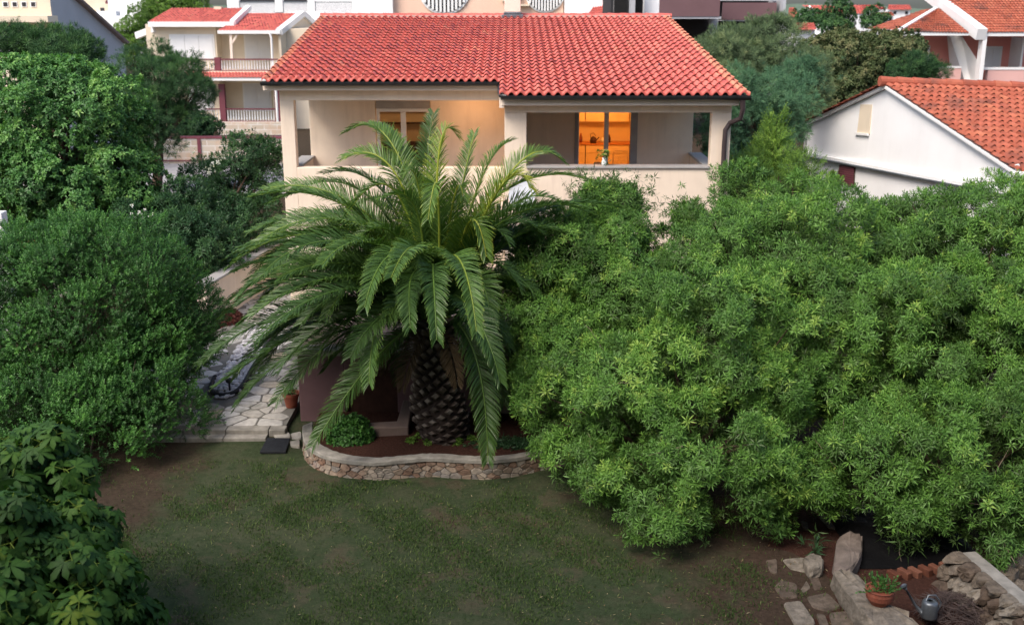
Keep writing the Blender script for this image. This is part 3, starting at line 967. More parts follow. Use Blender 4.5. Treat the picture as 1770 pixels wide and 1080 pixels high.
mb = MB(); mb.tube([(k0 + .58, yy + .1, zfl + 1.06), (k0 + .56, yy + .1, zfl + 1.16), (k0 + .65, yy + .1, zfl + 1.2), (k0 + .72, yy + .1, zfl + 1.12)], .01, 6)
mb.build('handle', 'black_metal', kt)
for i, (dx_, h_, r_, mt_, lb) in enumerate(((.30, .26, .045, 'terracotta', 'tall reddish bottle at the left of the kitchen worktop'), (.95, .14, .07, 'white_paint', 'white bowl on the worktop right of the kettle'), (1.12, .22, .05, 'dark_wood', 'dark canister on the worktop behind the right pane'))):
    cx2, cy2 = k0 + dx_, yy + .25
    o = MB().lathe((cx2, cy2, zfl + .912), [(0, 0), (r_, 0), (r_, h_ * .6), (r_ * .6, h_ * .75), (r_ * .5, h_), (0, h_)], 14).build('kitchen_jar', mt_, origin=(cx2, cy2, zfl + .912), smooth=True)
    tag(o, lb, 'jar', 'things on the kitchen worktop')
jar_x = k0 + .28
for i in range(2):
    o = MB().lathe((jar_x + i * .2, ky1 - .2, zfl + 2.2), [(0, 0), (.07, 0), (.07, .16), (.05, .2), (0, .2)], 12).build('jar', 'kitchen_wood', origin=(jar_x + i * .2, ky1 - .2, zfl + 2.2))
    tag(o, ['brown jar on top of the kitchen wall units, left of a pair', 'brown jar on top of the kitchen wall units, right of a pair'][i], 'jar', 'jars above the kitchen units')
# kitchen chair with wire back
def chair(x, y, z, label, rot, mat, back_wire=True, cat='chair'):
    t_ = thing('chair', (x, y, z), label, cat)
    c, s = math.cos(rot), math.sin(rot)
    def T(a, b_, h): return (x + a * c - b_ * s, y + a * s + b_ * c, z + h)
    for a, b_ in ((-.2, -.2), (.2, -.2), (-.2, .2), (.2, .2)):
        MB().tube([T(a, b_, 0), T(a * .92, b_ * .92, .44)], .014, 6).build('leg', mat, t_)
    MB().hexa([T(*p, .44) for p in ((-.21, -.21), (.21, -.21), (.21, .21), (-.21, .21))], [T(*p, .475) for p in ((-.21, -.21), (.21, -.21), (.21, .21), (-.21, .21))]).build('seat', mat, t_, bevel=.01)
    m_ = MB()
    m_.tube([T(-.2, -.2, .46), T(-.2, -.22, .85), T(-.16, -.22, .92), T(.16, -.22, .92), T(.2, -.22, .85), T(.2, -.2, .46)], .014, 6)
    for h in (.55, .65, .75, .85): m_.tube([T(-.2, -.21, h), T(.2, -.21, h)], .008, 5)
    if not back_wire: m_.hexa([T(-.19, -.20, .55), T(.19, -.20, .55), T(.19, -.22, .55), T(-.19, -.22, .55)], [T(-.19, -.21, .9), T(.19, -.21, .9), T(.19, -.23, .9), T(-.19, -.23, .9)])
    m_.build('backrest', mat, t_)
    return t_
ch = P(1072, 260, YBR + .9)
chair(ch[0], YBR + 1.0, zfl, 'kitchen chair with a wire ladder back inside the lit kitchen door', 0, 'kitchen_white')
# dining chairs on the right loggia, seen over the parapet
for px, lb, ro in ((1038, 'dark chair on the right loggia behind the vase of flowers', 0), (1127, 'dark chair on the right loggia, a black corner right of the lit door', .5), (945, 'dark chair at the shaded left end of the right loggia', 1.2)):
    p_ = P(px, 285, YR + 1.2)
    dz = {1038: .0, 1127: -.09, 945: -.10}[px]
    chair(p_[0], YR + 1.25, zfl + .0, lb, ro, 'black_metal', False).scale = (1, 1, 1 + dz if dz else 1.03)
# vase with flowers on the coping
vp = P(1044, 289, YR + .12); vz = zpR + .05
vs = thing('vase', (vp[0], vp[1], vz), 'white jug of yellow and green flowers on the right loggia parapet', 'vase')
MB().lathe((vp[0], vp[1], vz), [(0, 0), (.05, 0), (.065, .05), (.06, .11), (.04, .14), (.055, .19), (.048, .19), (.03, .14), (0, .13)], 16).build('jug', 'white_paint', vs, smooth=True)
ros = [rosette(9, .07, .03, 0, 70, .3, s) for s in (1, 2)]
n = 26
pp = np.array([vp[0], vp[1], vz + .27]) + rng.normal(scale=(.075, .06, .05), size=(n, 3))
V, F, T = instance(ros, pp, frames(nrm(pp - np.array([vp[0], vp[1], vz + .1]))), np.full(n, 1.0), rng.random(n))
quads_mesh('foliage', V, F, T, 'oleander_leaf', vs)
n = 12
pp = np.array([vp[0] + .02, vp[1], vz + .31]) + rng.normal(scale=(.06, .05, .035), size=(n, 3))
V, F, T = instance([rosette(7, .035, .025, 0, 40, 0, 5)], pp, frames(nrm(rng.normal(size=(n, 3)) + np.array([0, -1, 1]))), np.full(n, 1.0), rng.random(n))
quads_mesh('bouquet', V, F, T, 'yellow_petal', vs)
# interior lamps (lit rooms), plus one added in the left loggia
def lamp(x, y, z, energy, col, label, size=.12):
    t_ = thing('ceiling_lamp', (x, y, z), label, 'lamp')
    MB().lathe((x, y, z), [(0, -.06), (.1, -.05), (.14, 0), (.02, .04), (0, .04)], 16).build('shade', 'lamp_glass', t_, smooth=True)
    l = bpy.data.lights.new('bulb', 'POINT'); l.energy = energy; l.color = col; l.shadow_soft_size = size
    o = bpy.data.objects.new('bulb', l); COL.objects.link(o); o.parent = t_; o.location = (0, 0, -.22)
lamp((k0 + k1) / 2, YBR + 1.5, zfl + 2.5, 66, (1.0, 0.41, 0.08), 'lit orange ceiling lamp in the kitchen behind the right loggia')
lamp((d0 + d1) / 2, YBL + 1.4, zfl + 2.5, 15, (1.0, 0.50, 0.18), 'dim warm ceiling lamp in the room behind the left loggia')
lamp((d1 + xj) / 2 + .1, YBL - .9, zbL + .0, 9, (1.0, 0.5, 0.22), 'small unseen lamp added on the left loggia ceiling to warm its wall')  # unseen lamp, added to give the left loggia wall its warm tone
# shelf in the left room
sh = thing('shelf', ((d0 + d1) / 2, ly1, zfl), 'wall shelf with small items in the dim room behind the left loggia', 'shelf')
mb = MB()
for z in (1.35, 1.75, 2.1): mb.box((d0 - .2, ly1 - .3, zfl + z), (d1 + .2, ly1 - .01, zfl + z + .03))
mb.box((d0 - .2, ly1 - .28, zfl), (d1 + .2, ly1 - .01, zfl + .8))
mb.build('board', 'dark_wood', sh)
rr = random.Random(4)
for i, (xx_, zz_, mt_, lb) in enumerate(((.12, 1.78, 'white_paint', 'white ornament on the upper shelf behind the left pane of the left loggia door'), (.38, 1.78, 'terracotta', 'terracotta ornament on the upper shelf behind the left loggia door'),
                                         (.95, 1.78, 'kitchen_wood', 'brown ornament on the upper shelf behind the right pane of the left loggia door'), (1.2, 1.78, 'white_paint', 'white ornament on the upper shelf behind the right pane of the left loggia door'))):
    x = d0 + xx_; z = zfl + zz_
    o = MB().lathe((x, ly1 - .16, z), [(0, 0), (.04, 0), (.05, .06), (.03, .13), (.02, .17), (0, .17)], 10).build('ornament', mt_, origin=(x, ly1 - .16, z), smooth=True)
    tag(o, lb, 'ornament', 'ornaments on the shelf behind the left loggia')
# satellite dish
dp = P(903, 337, YR - .3)
ds = thing('satellite_dish', (dp[0], YR, dp[2] - .2), 'pale grey satellite dish on the peach wall behind the palm tips', 'satellite dish')
mb = MB()
ax = nrm(np.array([-.25, -1, .35])); xx = nrm(np.cross(ax, [0, 0, 1])); yy_ = np.cross(xx, ax)
vv, ff = [], []
nr_, na = 5, 24
for sgn in (0, 1):
    for i in range(nr_ + 1):
        for k in range(na):
            th = 2 * math.pi * k / na; rad = .33 * i / nr_
            vv.append(dp + xx * rad * math.cos(th) + yy_ * rad * 1.1 * math.sin(th) + ax * (rad * rad * .6 - sgn * .012))
    o_ = sgn * (nr_ + 1) * na
    for i in range(nr_):
        for k in range(na):
            k2 = (k + 1) % na
            ff.append((o_ + i * na + k, o_ + i * na + k2, o_ + (i + 1) * na + k2, o_ + (i + 1) * na + k))
mb.add(vv, ff); mb.build('reflector', 'dish_grey', ds, smooth=True)
MB().tube([dp - yy_ * .3, dp + ax * .38 - yy_ * .12], .012, 6).build('arm', 'galvanised', ds)
MB().tube([dp + ax * .36 - yy_ * .12, dp + ax * .42 - yy_ * .1], .03, 8).build('receiver', 'black_metal', ds)
MB().tube([dp - ax * .02, (dp[0], YR - .08, dp[2] - .05), (dp[0], YR, dp[2] - .05)], .02, 6).build('bracket', 'galvanised', ds)

# terrace behind the purple wall, and the wall itself
cw = thing('cellar_wall', (-1, 19.9, 0), 'dark purple low garden wall with a concrete top and a small hatch behind the palm', 'wall')
YP = 19.7
px0 = P(516, 660, YP)[0]; pz = P(600, 613, YP)[2]
hx0, hx1 = P(596, 680, YP)[0], P(687, 680, YP)[0]
hz = P(640, 640, YP)[2]
mb = MB()
mb.box((px0, YP, -.6), (hx0, YP + .25, pz)); mb.box((hx1, YP, -.6), (3.2, YP + .25, pz)); mb.box((hx0, YP, hz), (hx1, YP + .25, pz))
mb.box((px0, YP + .25, -.6), (px0 + .25, 25.0, pz))
mb.box((3.0, YP + .25, -.6), (3.2, YR, pz))
mb.build('wall', 'purple_plaster', cw, bevel=.015)
mb = MB(); mb.box((hx0, YP + .1, -.6), (hx1, YP + .16, hz)); 
mb.build('hatch', 'dark_wood', cw)
mb = MB(); mb.box((px0 - .06, YP - .09, pz), (3.25, YP + .3, pz + .11))
mb.build('coping', 'concrete', cw, bevel=.015)
mb = MB(); mb.box((px0 + .02, YP + .3, pz - .1), (3.2, YR, pz + .07))
mb.build('terrace_slab', 'terrace_concrete', cw)
# L-shaped kerb in front of the hatch
lz = .42
kp = [G(632, 730, lz), G(686, 727, lz), G(697, 691, lz), G(713, 692, lz), G(706, 737, lz), G(634, 739, lz)]
mb = MB(); mb.prism([(p[0], p[1]) for p in reversed(kp)], -.1, lz)
o = mb.build('kerb', 'terrace_concrete', bevel=.02, origin=(kp[0][0], kp[0][1], 0))
tag(o, 'pale L-shaped concrete kerb around the hatch of the purple wall', 'kerb')
# brown ledge and dark box right of the trunk
a, b = G(858, 695, .45), G(925, 695, .45)
o = MB().box((a[0], a[1], -.1), (b[0] + .8, a[1] + .35, .45)).build('ledge', 'terrace_concrete', bevel=.02, origin=(a[0], a[1], 0))
tag(o, 'low brown rendered ledge between the palm trunk and the oleander', 'ledge')
a = G(843, 735, .3)
o = MB().box((a[0] - .06, a[1], .15), (a[0] + .12, a[1] + .3, .72)).build('dark_box', 'black_rubber', bevel=.01, origin=(a[0], a[1], .2))
tag(o, 'narrow black box standing in the red soil right of the palm trunk', 'box')

# ------------------------------------------------------------------ planter
cz_ = .33
outer = [(523, 735), (522, 748), (525, 762), (536, 775), (562, 788), (597, 795), (645, 799), (686, 795), (741, 790), (788, 793), (841, 795), (891, 791), (941, 781), (985, 774), (1030, 776)]
inner = [(541, 728), (540, 745), (546, 757), (556, 768), (582, 780), (612, 787), (645, 790), (680, 788), (741, 782), (790, 785), (838, 788), (889, 784), (936, 776), (985, 768), (1030, 769)]
def smooth_curve(pts, n):
    pts = np.array(pts)
    d = np.r_[0, np.cumsum(np.linalg.norm(np.diff(pts, axis=0), axis=1))]
    q = np.linspace(0, d[-1], n)
    c = np.stack([np.interp(q, d, pts[:, k]) for k in range(pts.shape[1])], 1)
    for _ in range(3):
        c[1:-1] = (c[:-2] + 2 * c[1:-1] + c[2:]) / 4
    return c
oc = smooth_curve([G(*p, cz_)[:2] for p in outer], 90)
ic = smooth_curve([G(*p, cz_)[:2] for p in inner], 90)
pl = thing('planter', (-1.0, 17.2, 0), 'curved rubble stone planter with a pale concrete rim around the palm', 'planter')
mb = MB()
n = len(oc)
rr = random.Random(8)
vs_, fs_ = [], []
for i in range(n):
    h = rr.uniform(-.007, .007)
    vs_ += [(oc[i][0], oc[i][1], cz_ - .07), (oc[i][0], oc[i][1], cz_ - .012 + h), (oc[i][0] * .93 + ic[i][0] * .07, oc[i][1] * .93 + ic[i][1] * .07, cz_ + h), (ic[i][0] * .93 + oc[i][0] * .07, ic[i][1] * .93 + oc[i][1] * .07, cz_ + h), (ic[i][0], ic[i][1], cz_ - .012 + h), (ic[i][0], ic[i][1], .1)]
for i in range(n - 1):
    for k in range(5):
        fs_.append((i * 6 + k, (i + 1) * 6 + k, (i + 1) * 6 + k + 1, i * 6 + k + 1))
mb.add(vs_, fs_)
mb.build('rim', 'concrete', pl, smooth=False)
seg = np.linalg.norm(np.diff(oc, axis=0), axis=1); cum = np.r_[0, np.cumsum(seg)]; LT = cum[-1]
tang = nrm(np.gradient(oc, axis=0)); nor = np.stack([tang[:, 1], -tang[:, 0]], 1)
if nor[45][1] > 0: nor = -nor
def on_wall(u, v, d):
    x, y = np.interp(u, cum, oc[:, 0]), np.interp(u, cum, oc[:, 1])
    nx_, ny_ = np.interp(u, cum, nor[:, 0]), np.interp(u, cum, nor[:, 1])
    off = -.045 + d + (.30 - v) * .10
    return (x + nx_ * off, y + ny_ * off, v)
mb = MB()
vs_, fs_ = [], []
for i in range(n):
    for v in (cz_ - .06, -.1):
        p_ = on_wall(cum[i], v, -.004); vs_.append(p_)
for i in range(n - 1): fs_.append((2 * i, 2 * i + 1, 2 * i + 3, 2 * i + 2))
mb.add(vs_, fs_)
mb.build('mortar', 'mortar', pl)
H_ = cz_ - .07 + .06
polys = cells(LT, H_, int(LT * H_ / .0125), 5, gap=.010, sx=1.6)
polys = [[np.array([q[0], q[1] - .06]) for q in p_] for p_ in polys]
mb = MB(); stones(mb, polys, on_wall, .022, 6, .10, .12, .008)
mb.build('stonework', 'planter_stone', pl)
# soil
poly = [tuple(p_) for p_ in ic] + [(ic[-1][0] + .3, 19.5), (ic[0][0] - .0, 19.62)]
mb = MB()
soil_z = .22
cx_ = np.mean(ic, 0)
vs_ = [(p_[0], p_[1], soil_z) for p_ in poly]
ctr = len(vs_); vs_.append((-1.0, 18.4, soil_z + .06))
mb.add(vs_, [(i, (i + 1) % ctr, ctr) for i in range(ctr)])
mb.build('soil', 'red_soil', pl)

# ------------------------------------------------------------------ PALM
PY = 18.3
pb = G(770, 757, soil_z); pb[1] = PY; pb = np.array([P(770, 745, PY)[0], PY, soil_z])
heart = P(752, 548, PY)
print('palm', pb, heart)
palm = thing('palm_tree', pb, 'large date palm with a thick pineapple-like trunk in the stone planter', 'palm tree')
mb = MB()
K = 16
axis = [pb + (heart - pb) * k / K + np.array([-.10 * math.sin(math.pi * k / K), 0, 0]) for k in range(K + 1)]
def trad(f): return .36 + .09 * math.exp(-((f - .18) / .2) ** 2) - .10 * min(1, max(0, f - .3) / .5) if f < .9 else .28
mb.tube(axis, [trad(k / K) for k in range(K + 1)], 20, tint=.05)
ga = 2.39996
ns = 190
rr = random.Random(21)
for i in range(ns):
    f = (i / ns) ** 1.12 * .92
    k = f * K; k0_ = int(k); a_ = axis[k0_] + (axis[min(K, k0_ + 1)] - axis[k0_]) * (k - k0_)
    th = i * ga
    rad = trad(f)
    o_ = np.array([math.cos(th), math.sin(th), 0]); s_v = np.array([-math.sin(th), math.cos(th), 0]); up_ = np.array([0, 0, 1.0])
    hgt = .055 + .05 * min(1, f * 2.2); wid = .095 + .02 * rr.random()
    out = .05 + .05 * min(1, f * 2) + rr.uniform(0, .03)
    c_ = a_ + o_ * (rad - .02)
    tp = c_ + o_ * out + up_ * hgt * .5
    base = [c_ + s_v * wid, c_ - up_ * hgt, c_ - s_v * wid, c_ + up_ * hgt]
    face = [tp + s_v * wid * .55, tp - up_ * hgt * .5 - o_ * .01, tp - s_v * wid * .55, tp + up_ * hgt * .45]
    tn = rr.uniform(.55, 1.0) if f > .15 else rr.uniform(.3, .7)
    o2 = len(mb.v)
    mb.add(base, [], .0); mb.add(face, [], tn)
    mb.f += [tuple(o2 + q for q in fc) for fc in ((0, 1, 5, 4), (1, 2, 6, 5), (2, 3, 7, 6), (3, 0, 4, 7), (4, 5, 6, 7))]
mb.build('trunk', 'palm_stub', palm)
# ragged fibres / old stalk stubs below the crown
mb = MB()
for i in range(46):
    th = i * ga; f = .82 + .18 * i / 46
    a_ = axis[int(f * K)]
    o_ = np.array([math.cos(th), math.sin(th), 0])
    p0 = a_ + o_ * .2; L_ = rr.uniform(.25, .55)
    mb.tube([p0, p0 + o_ * L_ * .5 + np.array([0, 0, L_ * .35]), p0 + o_ * L_ * .9 + np.array([0, 0, L_ * .55])], [.05, .035, .02], 5, tint=rr.uniform(.2, .8))
mb.build('old_stalks', 'palm_stub', palm)

def frond(pts, tone, seed, lmax=.50, dens=1.0):
    """pts: polyline of the midrib; returns leaflet arrays and midrib tube"""
    r = np.random.default_rng(seed)
    pts = np.array(pts, float)
    d = np.r_[0, np.cumsum(np.linalg.norm(np.diff(pts, axis=0), axis=1))]
    Lf = d[-1]
    n = int(Lf * 62 * dens)
    s = np.linspace(.10, 1, n)
    q = s * Lf
    pos = np.stack([np.interp(q, d, pts[:, k]) for k in range(3)], 1)
    tg_ = nrm(np.gradient(pos, axis=0))
    side = nrm(np.cross(tg_, np.array([0, 0, 1.0])) + 1e-4)
    upv = nrm(np.cross(side, tg_))
    roll = r.normal(scale=.25)
    side, upv = side * math.cos(roll) + upv * math.sin(roll), upv * math.cos(roll) - side * math.sin(roll)
    ll = lmax * (np.clip(s / .25, .25, 1) * (1 - .62 * np.clip((s - .5) / .5, 0, 1) ** 1.4))
    Vs = []
    for sg in (-1, 1):
        a = r.normal(scale=.07, size=(n, 1))
        fwd = .75 + .75 * s[:, None] ** 2
        dir0 = nrm(tg_ * (fwd + a) + side * sg * .95 + upv * (.42 + r.normal(scale=.16, size=(n, 1))))
        dir1 = nrm(dir0 + np.array([0, 0, -1]) * (.05 + .22 * r.random((n, 1))))
        dir2 = nrm(dir1 + np.array([0, 0, -1]) * (.05 + .4 * r.random((n, 1))))
        L_ = (ll * r.uniform(.85, 1.12, n))[:, None]
        wv = nrm(tg_ - dir0 * (tg_ * dir0).sum(1, keepdims=True) + upv * .4 * r.normal(size=(n, 1)))
        w_ = .0072
        p0 = pos + side * sg * .012
        p1 = p0 + dir0 * L_ * .4; p2 = p1 + dir1 * L_ * .35; p3 = p2 + dir2 * L_ * .27
        Vs.append(np.stack([p0 - wv * w_ * .5, p0 + wv * w_ * .5, p1 + wv * w_, p1 - wv * w_, p2 + wv * w_ * .8, p2 - wv * w_ * .8, p3 + wv * .002, p3 - wv * .002], 1))
    V = np.concatenate(Vs)
    m_ = len(V)
    F = np.concatenate([np.arange(m_)[:, None] * 8 + np.array(f)[None] for f in ([0, 1, 2, 3], [3, 2, 4, 5], [5, 4, 6, 7])])
    ti = tone + r.normal(scale=.05, size=m_)
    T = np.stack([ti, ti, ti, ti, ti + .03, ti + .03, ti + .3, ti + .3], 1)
    return V.reshape(-1, 3), F, T.ravel(), pts
def bez(p0, p1, p2, n=22):
    t_ = np.linspace(0, 1, n)[:, None]
    return (1 - t_) ** 2 * p0 + 2 * t_ * (1 - t_) * p1 + t_ ** 2 * p2
def proj(p):
    v = np.array(p) - np.array([0, 0, CAM_H])
    dep = v[..., 1] * math.cos(PITCH) - v[..., 2] * math.sin(PITCH)
    return 885 + FPX * v[..., 0] / dep, 540 - FPX * (v[..., 1] * math.sin(PITCH) + v[..., 2] * math.cos(PITCH)) / dep
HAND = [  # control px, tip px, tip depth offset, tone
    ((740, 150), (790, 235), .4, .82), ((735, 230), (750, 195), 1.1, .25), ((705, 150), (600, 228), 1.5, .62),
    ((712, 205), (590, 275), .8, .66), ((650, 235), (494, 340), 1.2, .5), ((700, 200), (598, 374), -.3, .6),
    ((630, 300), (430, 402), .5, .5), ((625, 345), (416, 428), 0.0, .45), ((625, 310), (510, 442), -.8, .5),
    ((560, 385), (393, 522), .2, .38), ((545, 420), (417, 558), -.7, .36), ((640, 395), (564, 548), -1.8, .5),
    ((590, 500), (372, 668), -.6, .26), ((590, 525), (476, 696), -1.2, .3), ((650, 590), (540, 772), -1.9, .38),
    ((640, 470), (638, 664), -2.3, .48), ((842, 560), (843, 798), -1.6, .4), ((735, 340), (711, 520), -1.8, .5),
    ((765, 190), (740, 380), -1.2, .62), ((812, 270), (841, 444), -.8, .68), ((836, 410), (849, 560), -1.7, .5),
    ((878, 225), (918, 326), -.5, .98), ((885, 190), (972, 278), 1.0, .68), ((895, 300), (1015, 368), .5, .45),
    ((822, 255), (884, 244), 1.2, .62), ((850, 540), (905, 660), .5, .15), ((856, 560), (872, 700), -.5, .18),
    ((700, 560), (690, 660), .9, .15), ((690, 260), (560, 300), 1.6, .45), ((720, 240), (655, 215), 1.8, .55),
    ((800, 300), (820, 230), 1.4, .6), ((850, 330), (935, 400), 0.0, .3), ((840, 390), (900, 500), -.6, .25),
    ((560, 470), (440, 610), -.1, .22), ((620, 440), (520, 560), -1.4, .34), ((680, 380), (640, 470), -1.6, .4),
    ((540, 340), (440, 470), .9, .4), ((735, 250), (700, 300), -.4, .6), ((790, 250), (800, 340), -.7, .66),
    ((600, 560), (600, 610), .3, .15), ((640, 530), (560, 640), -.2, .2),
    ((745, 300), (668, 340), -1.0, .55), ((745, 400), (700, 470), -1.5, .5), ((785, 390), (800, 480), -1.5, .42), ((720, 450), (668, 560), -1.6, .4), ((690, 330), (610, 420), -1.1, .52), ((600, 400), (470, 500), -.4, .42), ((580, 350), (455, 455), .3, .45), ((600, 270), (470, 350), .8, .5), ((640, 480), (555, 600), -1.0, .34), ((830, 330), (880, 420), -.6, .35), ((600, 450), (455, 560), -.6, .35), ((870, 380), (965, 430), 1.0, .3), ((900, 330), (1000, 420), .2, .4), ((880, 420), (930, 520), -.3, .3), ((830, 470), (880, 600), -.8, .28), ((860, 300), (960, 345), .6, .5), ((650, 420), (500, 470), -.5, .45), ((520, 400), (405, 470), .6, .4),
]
allV, allF, allT, rib = [], [], [], MB()
off = 0
def add_frond(pts, tone, seed, lmax=.40):
    global off
    V, F, T, pts = frond(pts, tone, seed, lmax)
    fr = None
    mb_ = MB()
    n_ = len(pts)
    mb_.tube(pts, [.024 * (1 - i / n_) ** .8 + .004 for i in range(n_)], 6, tint=min(.95, tone + .28))
    rv = np.array(mb_.v); o = len(V)
    # midrib quads (drop caps)
    rf = np.array([f for f in mb_.f if len(f) == 4]) + o
    V2 = np.concatenate([V, rv]); F2 = np.concatenate([F, rf]); T2 = np.concatenate([T, np.array(mb_.t) * 1.0])
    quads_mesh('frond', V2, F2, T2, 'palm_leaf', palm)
rr = random.Random(99)
for i, (c_, t_, dy, tone) in enumerate(HAND):
    p2 = P(*t_, PY + dy); p1 = P(*c_, PY + dy * .5)
    a_ = rr.uniform(-.12, .12)
    st = heart + np.array([np.sign(p2[0] - heart[0]) * .10 + a_, dy * .08, rr.uniform(-.1, .15)])
    add_frond(bez(st, p1, p2), tone, i)
NF = 150
for i in range(NF):     # the rest of the crown, all round
    f = i / (NF - 1)
    az_ = i * ga + .4
    el0 = R(78 - 72 * f ** .9 + rr.uniform(-8, 8)); L_ = rr.uniform(3.2, 4.3)
    front = math.sin(az_) < -.25
    side_ = abs(math.cos(az_)) > .55
    if front and f > .5: L_ *= .70
    if front and f > .2 and i % 3 == 0: continue
    if math.sin(az_) > .5 and f > .4 and i % 2: continue
    pts = [heart + np.array([math.cos(az_), math.sin(az_), 0]) * .12]
    nst = 22
    bend = R(rr.uniform(78, 118) if side_ else rr.uniform(100, 155)) * (1 - .34 * f)
    tw = rr.uniform(-.35, .35)
    for k in range(nst):
        e = el0 - bend * (k / nst) ** 1.25
        a2 = az_ + tw * (k / nst) ** 2
        pts.append(pts[-1] + np.array([math.cos(a2) * math.cos(e), math.sin(a2) * math.cos(e), math.sin(e)]) * L_ / nst)
    pts = np.array(pts)
    if pts[:, 2].min() < .35: pts = pts[pts[:, 2] > .35]
    if len(pts) < 9: continue
    qx, qy = proj(pts)
    if ((qx > 890) & (qy > 385)).any() and pts[-1][1] < PY + 1.0: continue
    keep_ = ~((qx > 505) & (qx < 850) & (qy > 632) & (pts[:, 1] < PY + .6))
    if not keep_.all() and front: continue
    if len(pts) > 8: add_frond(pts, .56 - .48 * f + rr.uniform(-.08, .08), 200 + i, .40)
# dead brown skirt under the crown
for i in range(16):
    az_ = i * ga * 1.1 + .9
    if math.sin(az_) < -.2 and i % 2: continue
    pts = [heart + np.array([math.cos(az_), math.sin(az_), -.5]) * np.array([.25, .25, .4])]
    L_ = rr.uniform(1.0, 1.7)
    for k in range(12):
        e = R(-15) - R(60) * (k / 12) ** .7
        pts.append(pts[-1] + np.array([math.cos(az_) * math.cos(e), math.sin(az_) * math.cos(e), math.sin(e)]) * L_ / 12)
    V, F, T, pts = frond(np.array(pts), .35, 600 + i, .28)
    quads_mesh('dead_frond', V, F, T, 'dead_palm_leaf', palm)

# ------------------------------------------------------------------ leaves templates
OLE = [rosette(14, .125, .018, -10, 78, .25, s, .05) for s in range(5)] + [rosette(10, .095, .016, 0, 80, .15, 9, .05), rosette(9, .14, .021, -25, 60, .4, 11, .06)]
PIT = [rosette(9, .105, .045, 0, 70, .2, s) for s in range(4)]
OLV = [sprig(15, .15, .056, .017, s, 42) for s in range(6)]
HDG = [rosette(11, .13, .026, 0, 75, .2, s, .05) for s in range(4)]
NEE = [rosette(18, .12, .010, 5, 80, .05, s, .06) for s in range(4)]
FEA = [sprig(16, .32, .10, .020, s, 40, .2) for s in range(4)]
SMA = [rosette(8, .07, .03, 0, 70, .2, s) for s in range(3)]

def lob(px, py, Y, rx, ry, rz):
    p = P(px, py, Y); return (p[0], p[1], p[2], rx, ry, rz)

# right-hand oleanders
A = [lob(968, 455, 19.2, 1.0, 1.1, 1.05), lob(1048, 440, 19.6, 1.0, 1.1, 1.0), lob(928, 545, 18.6, .85, .9, .9), lob(1088, 540, 18.6, 1.2, 1.2, 1.1), lob(978, 620, 18.0, .95, 1.1, 1.0),
     lob(1038, 385, 20.0, .42, .4, .45), lob(1078, 350, 20.0, .25, .25, .28), lob(1028, 350, 20.0, .2, .2, .2)]
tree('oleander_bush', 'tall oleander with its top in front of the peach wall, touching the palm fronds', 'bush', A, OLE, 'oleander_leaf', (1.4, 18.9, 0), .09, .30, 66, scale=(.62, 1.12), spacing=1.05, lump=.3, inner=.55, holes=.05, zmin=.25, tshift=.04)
B = [lob(1008, 700, 16.9, 1.05, 1.1, 1.0), lob(1118, 690, 16.4, 1.4, 1.4, 1.35), lob(1248, 640, 16.6, 1.5, 1.5, 1.5), lob(1128, 830, 15.2, 1.0, 1.0, .85), lob(1238, 800, 15.2, 1.2, 1.1, 1.1),
     lob(1018, 800, 15.9, .75, .8, .65), lob(958, 720, 16.9, .6, .7, .6), lob(1158, 905, 14.5, .65, .6, .45), lob(1318, 790, 15.2, .8, .9, .8), lob(1173, 940, 14.2, .35, .3, .25)]
tree('oleander_bush', 'broad light green oleander hanging low over the lawn in front of the others', 'bush', B, OLE, 'oleander_leaf', (2.9, 16.2, 0), .1, .31, 66, spacing=1.15, lump=.40, inner=.38, holes=.18, scale=(.62, 1.12), zmin=.3, tshift=.06, seed=2)
C = [lob(1260, 470, 18.9, 1.35, 1.3, 1.25), lob(1400, 470, 18.6, 1.5, 1.4, 1.35), lob(1500, 600, 17.2, 1.4, 1.4, 1.4), lob(1400, 600, 17.2, 1.3, 1.3, 1.3), lob(1330, 410, 20.2, 1.3, 1.1, .85),
     lob(1460, 415, 20.2, 1.3, 1.1, .9), lob(1530, 390, 20.8, .8, .7, .6), lob(1280, 340, 21.3, .75, .7, .7), lob(1360, 340, 21, .8, .7, .55), lob(1190, 460, 19.5, .95, .8, .9), lob(1160, 455, 19.9, .9, .9, .85), lob(1190, 385, 20.4, .30, .3, .2)]
tree('oleander_bush', 'wide oleander crown in the middle, between the downpipe and the white gable', 'bush', C, OLE, 'oleander_leaf', (4.8, 18.8, 0), .11, .31, 66, spacing=1.15, lump=.40, inner=.38, holes=.18, scale=(.62, 1.12), zmin=.3, tshift=.0, seed=3)
D = [lob(1640, 485, 18.4, 1.4, 1.4, 1.3), lob(1760, 470, 18.6, 1.5, 1.4, 1.35), lob(1620, 640, 16.6, 1.5, 1.4, 1.5), lob(1760, 620, 16.6, 1.5, 1.4, 1.5), lob(1620, 395, 20.2, 1.1, 1, .75), lob(1740, 388, 20.2, 1.2, 1.1, .8), lob(1860, 500, 18, 1.6, 1.5, 1.7),
     lob(1560, 560, 17.4, 1.1, 1.0, 1.0)]
tree('oleander_bush', 'yellow-green oleander filling the right edge of the picture under the orange roof', 'bush', D, OLE, 'oleander_leaf', (8.0, 18.0, 0), .11, .31, 66, spacing=1.15, lump=.40, inner=.38, holes=.18, scale=(.62, 1.12), zmin=.3, tshift=.02, seed=4)
E = [lob(1560, 800, 15.0, 1.15, 1.1, 1.05), lob(1680, 810, 14.8, 1.15, 1.1, 1.1), lob(1780, 820, 14.8, 1.1, 1.1, 1.1), lob(1470, 800, 15.2, .8, .8, .75), lob(1580, 890, 14.2, .55, .5, .45), lob(1700, 890, 14.1, .75, .6, .55), lob(1410, 830, 15.0, .35, .4, .35), lob(1800, 700, 15.8, 1.1, 1.1, 1.1)]
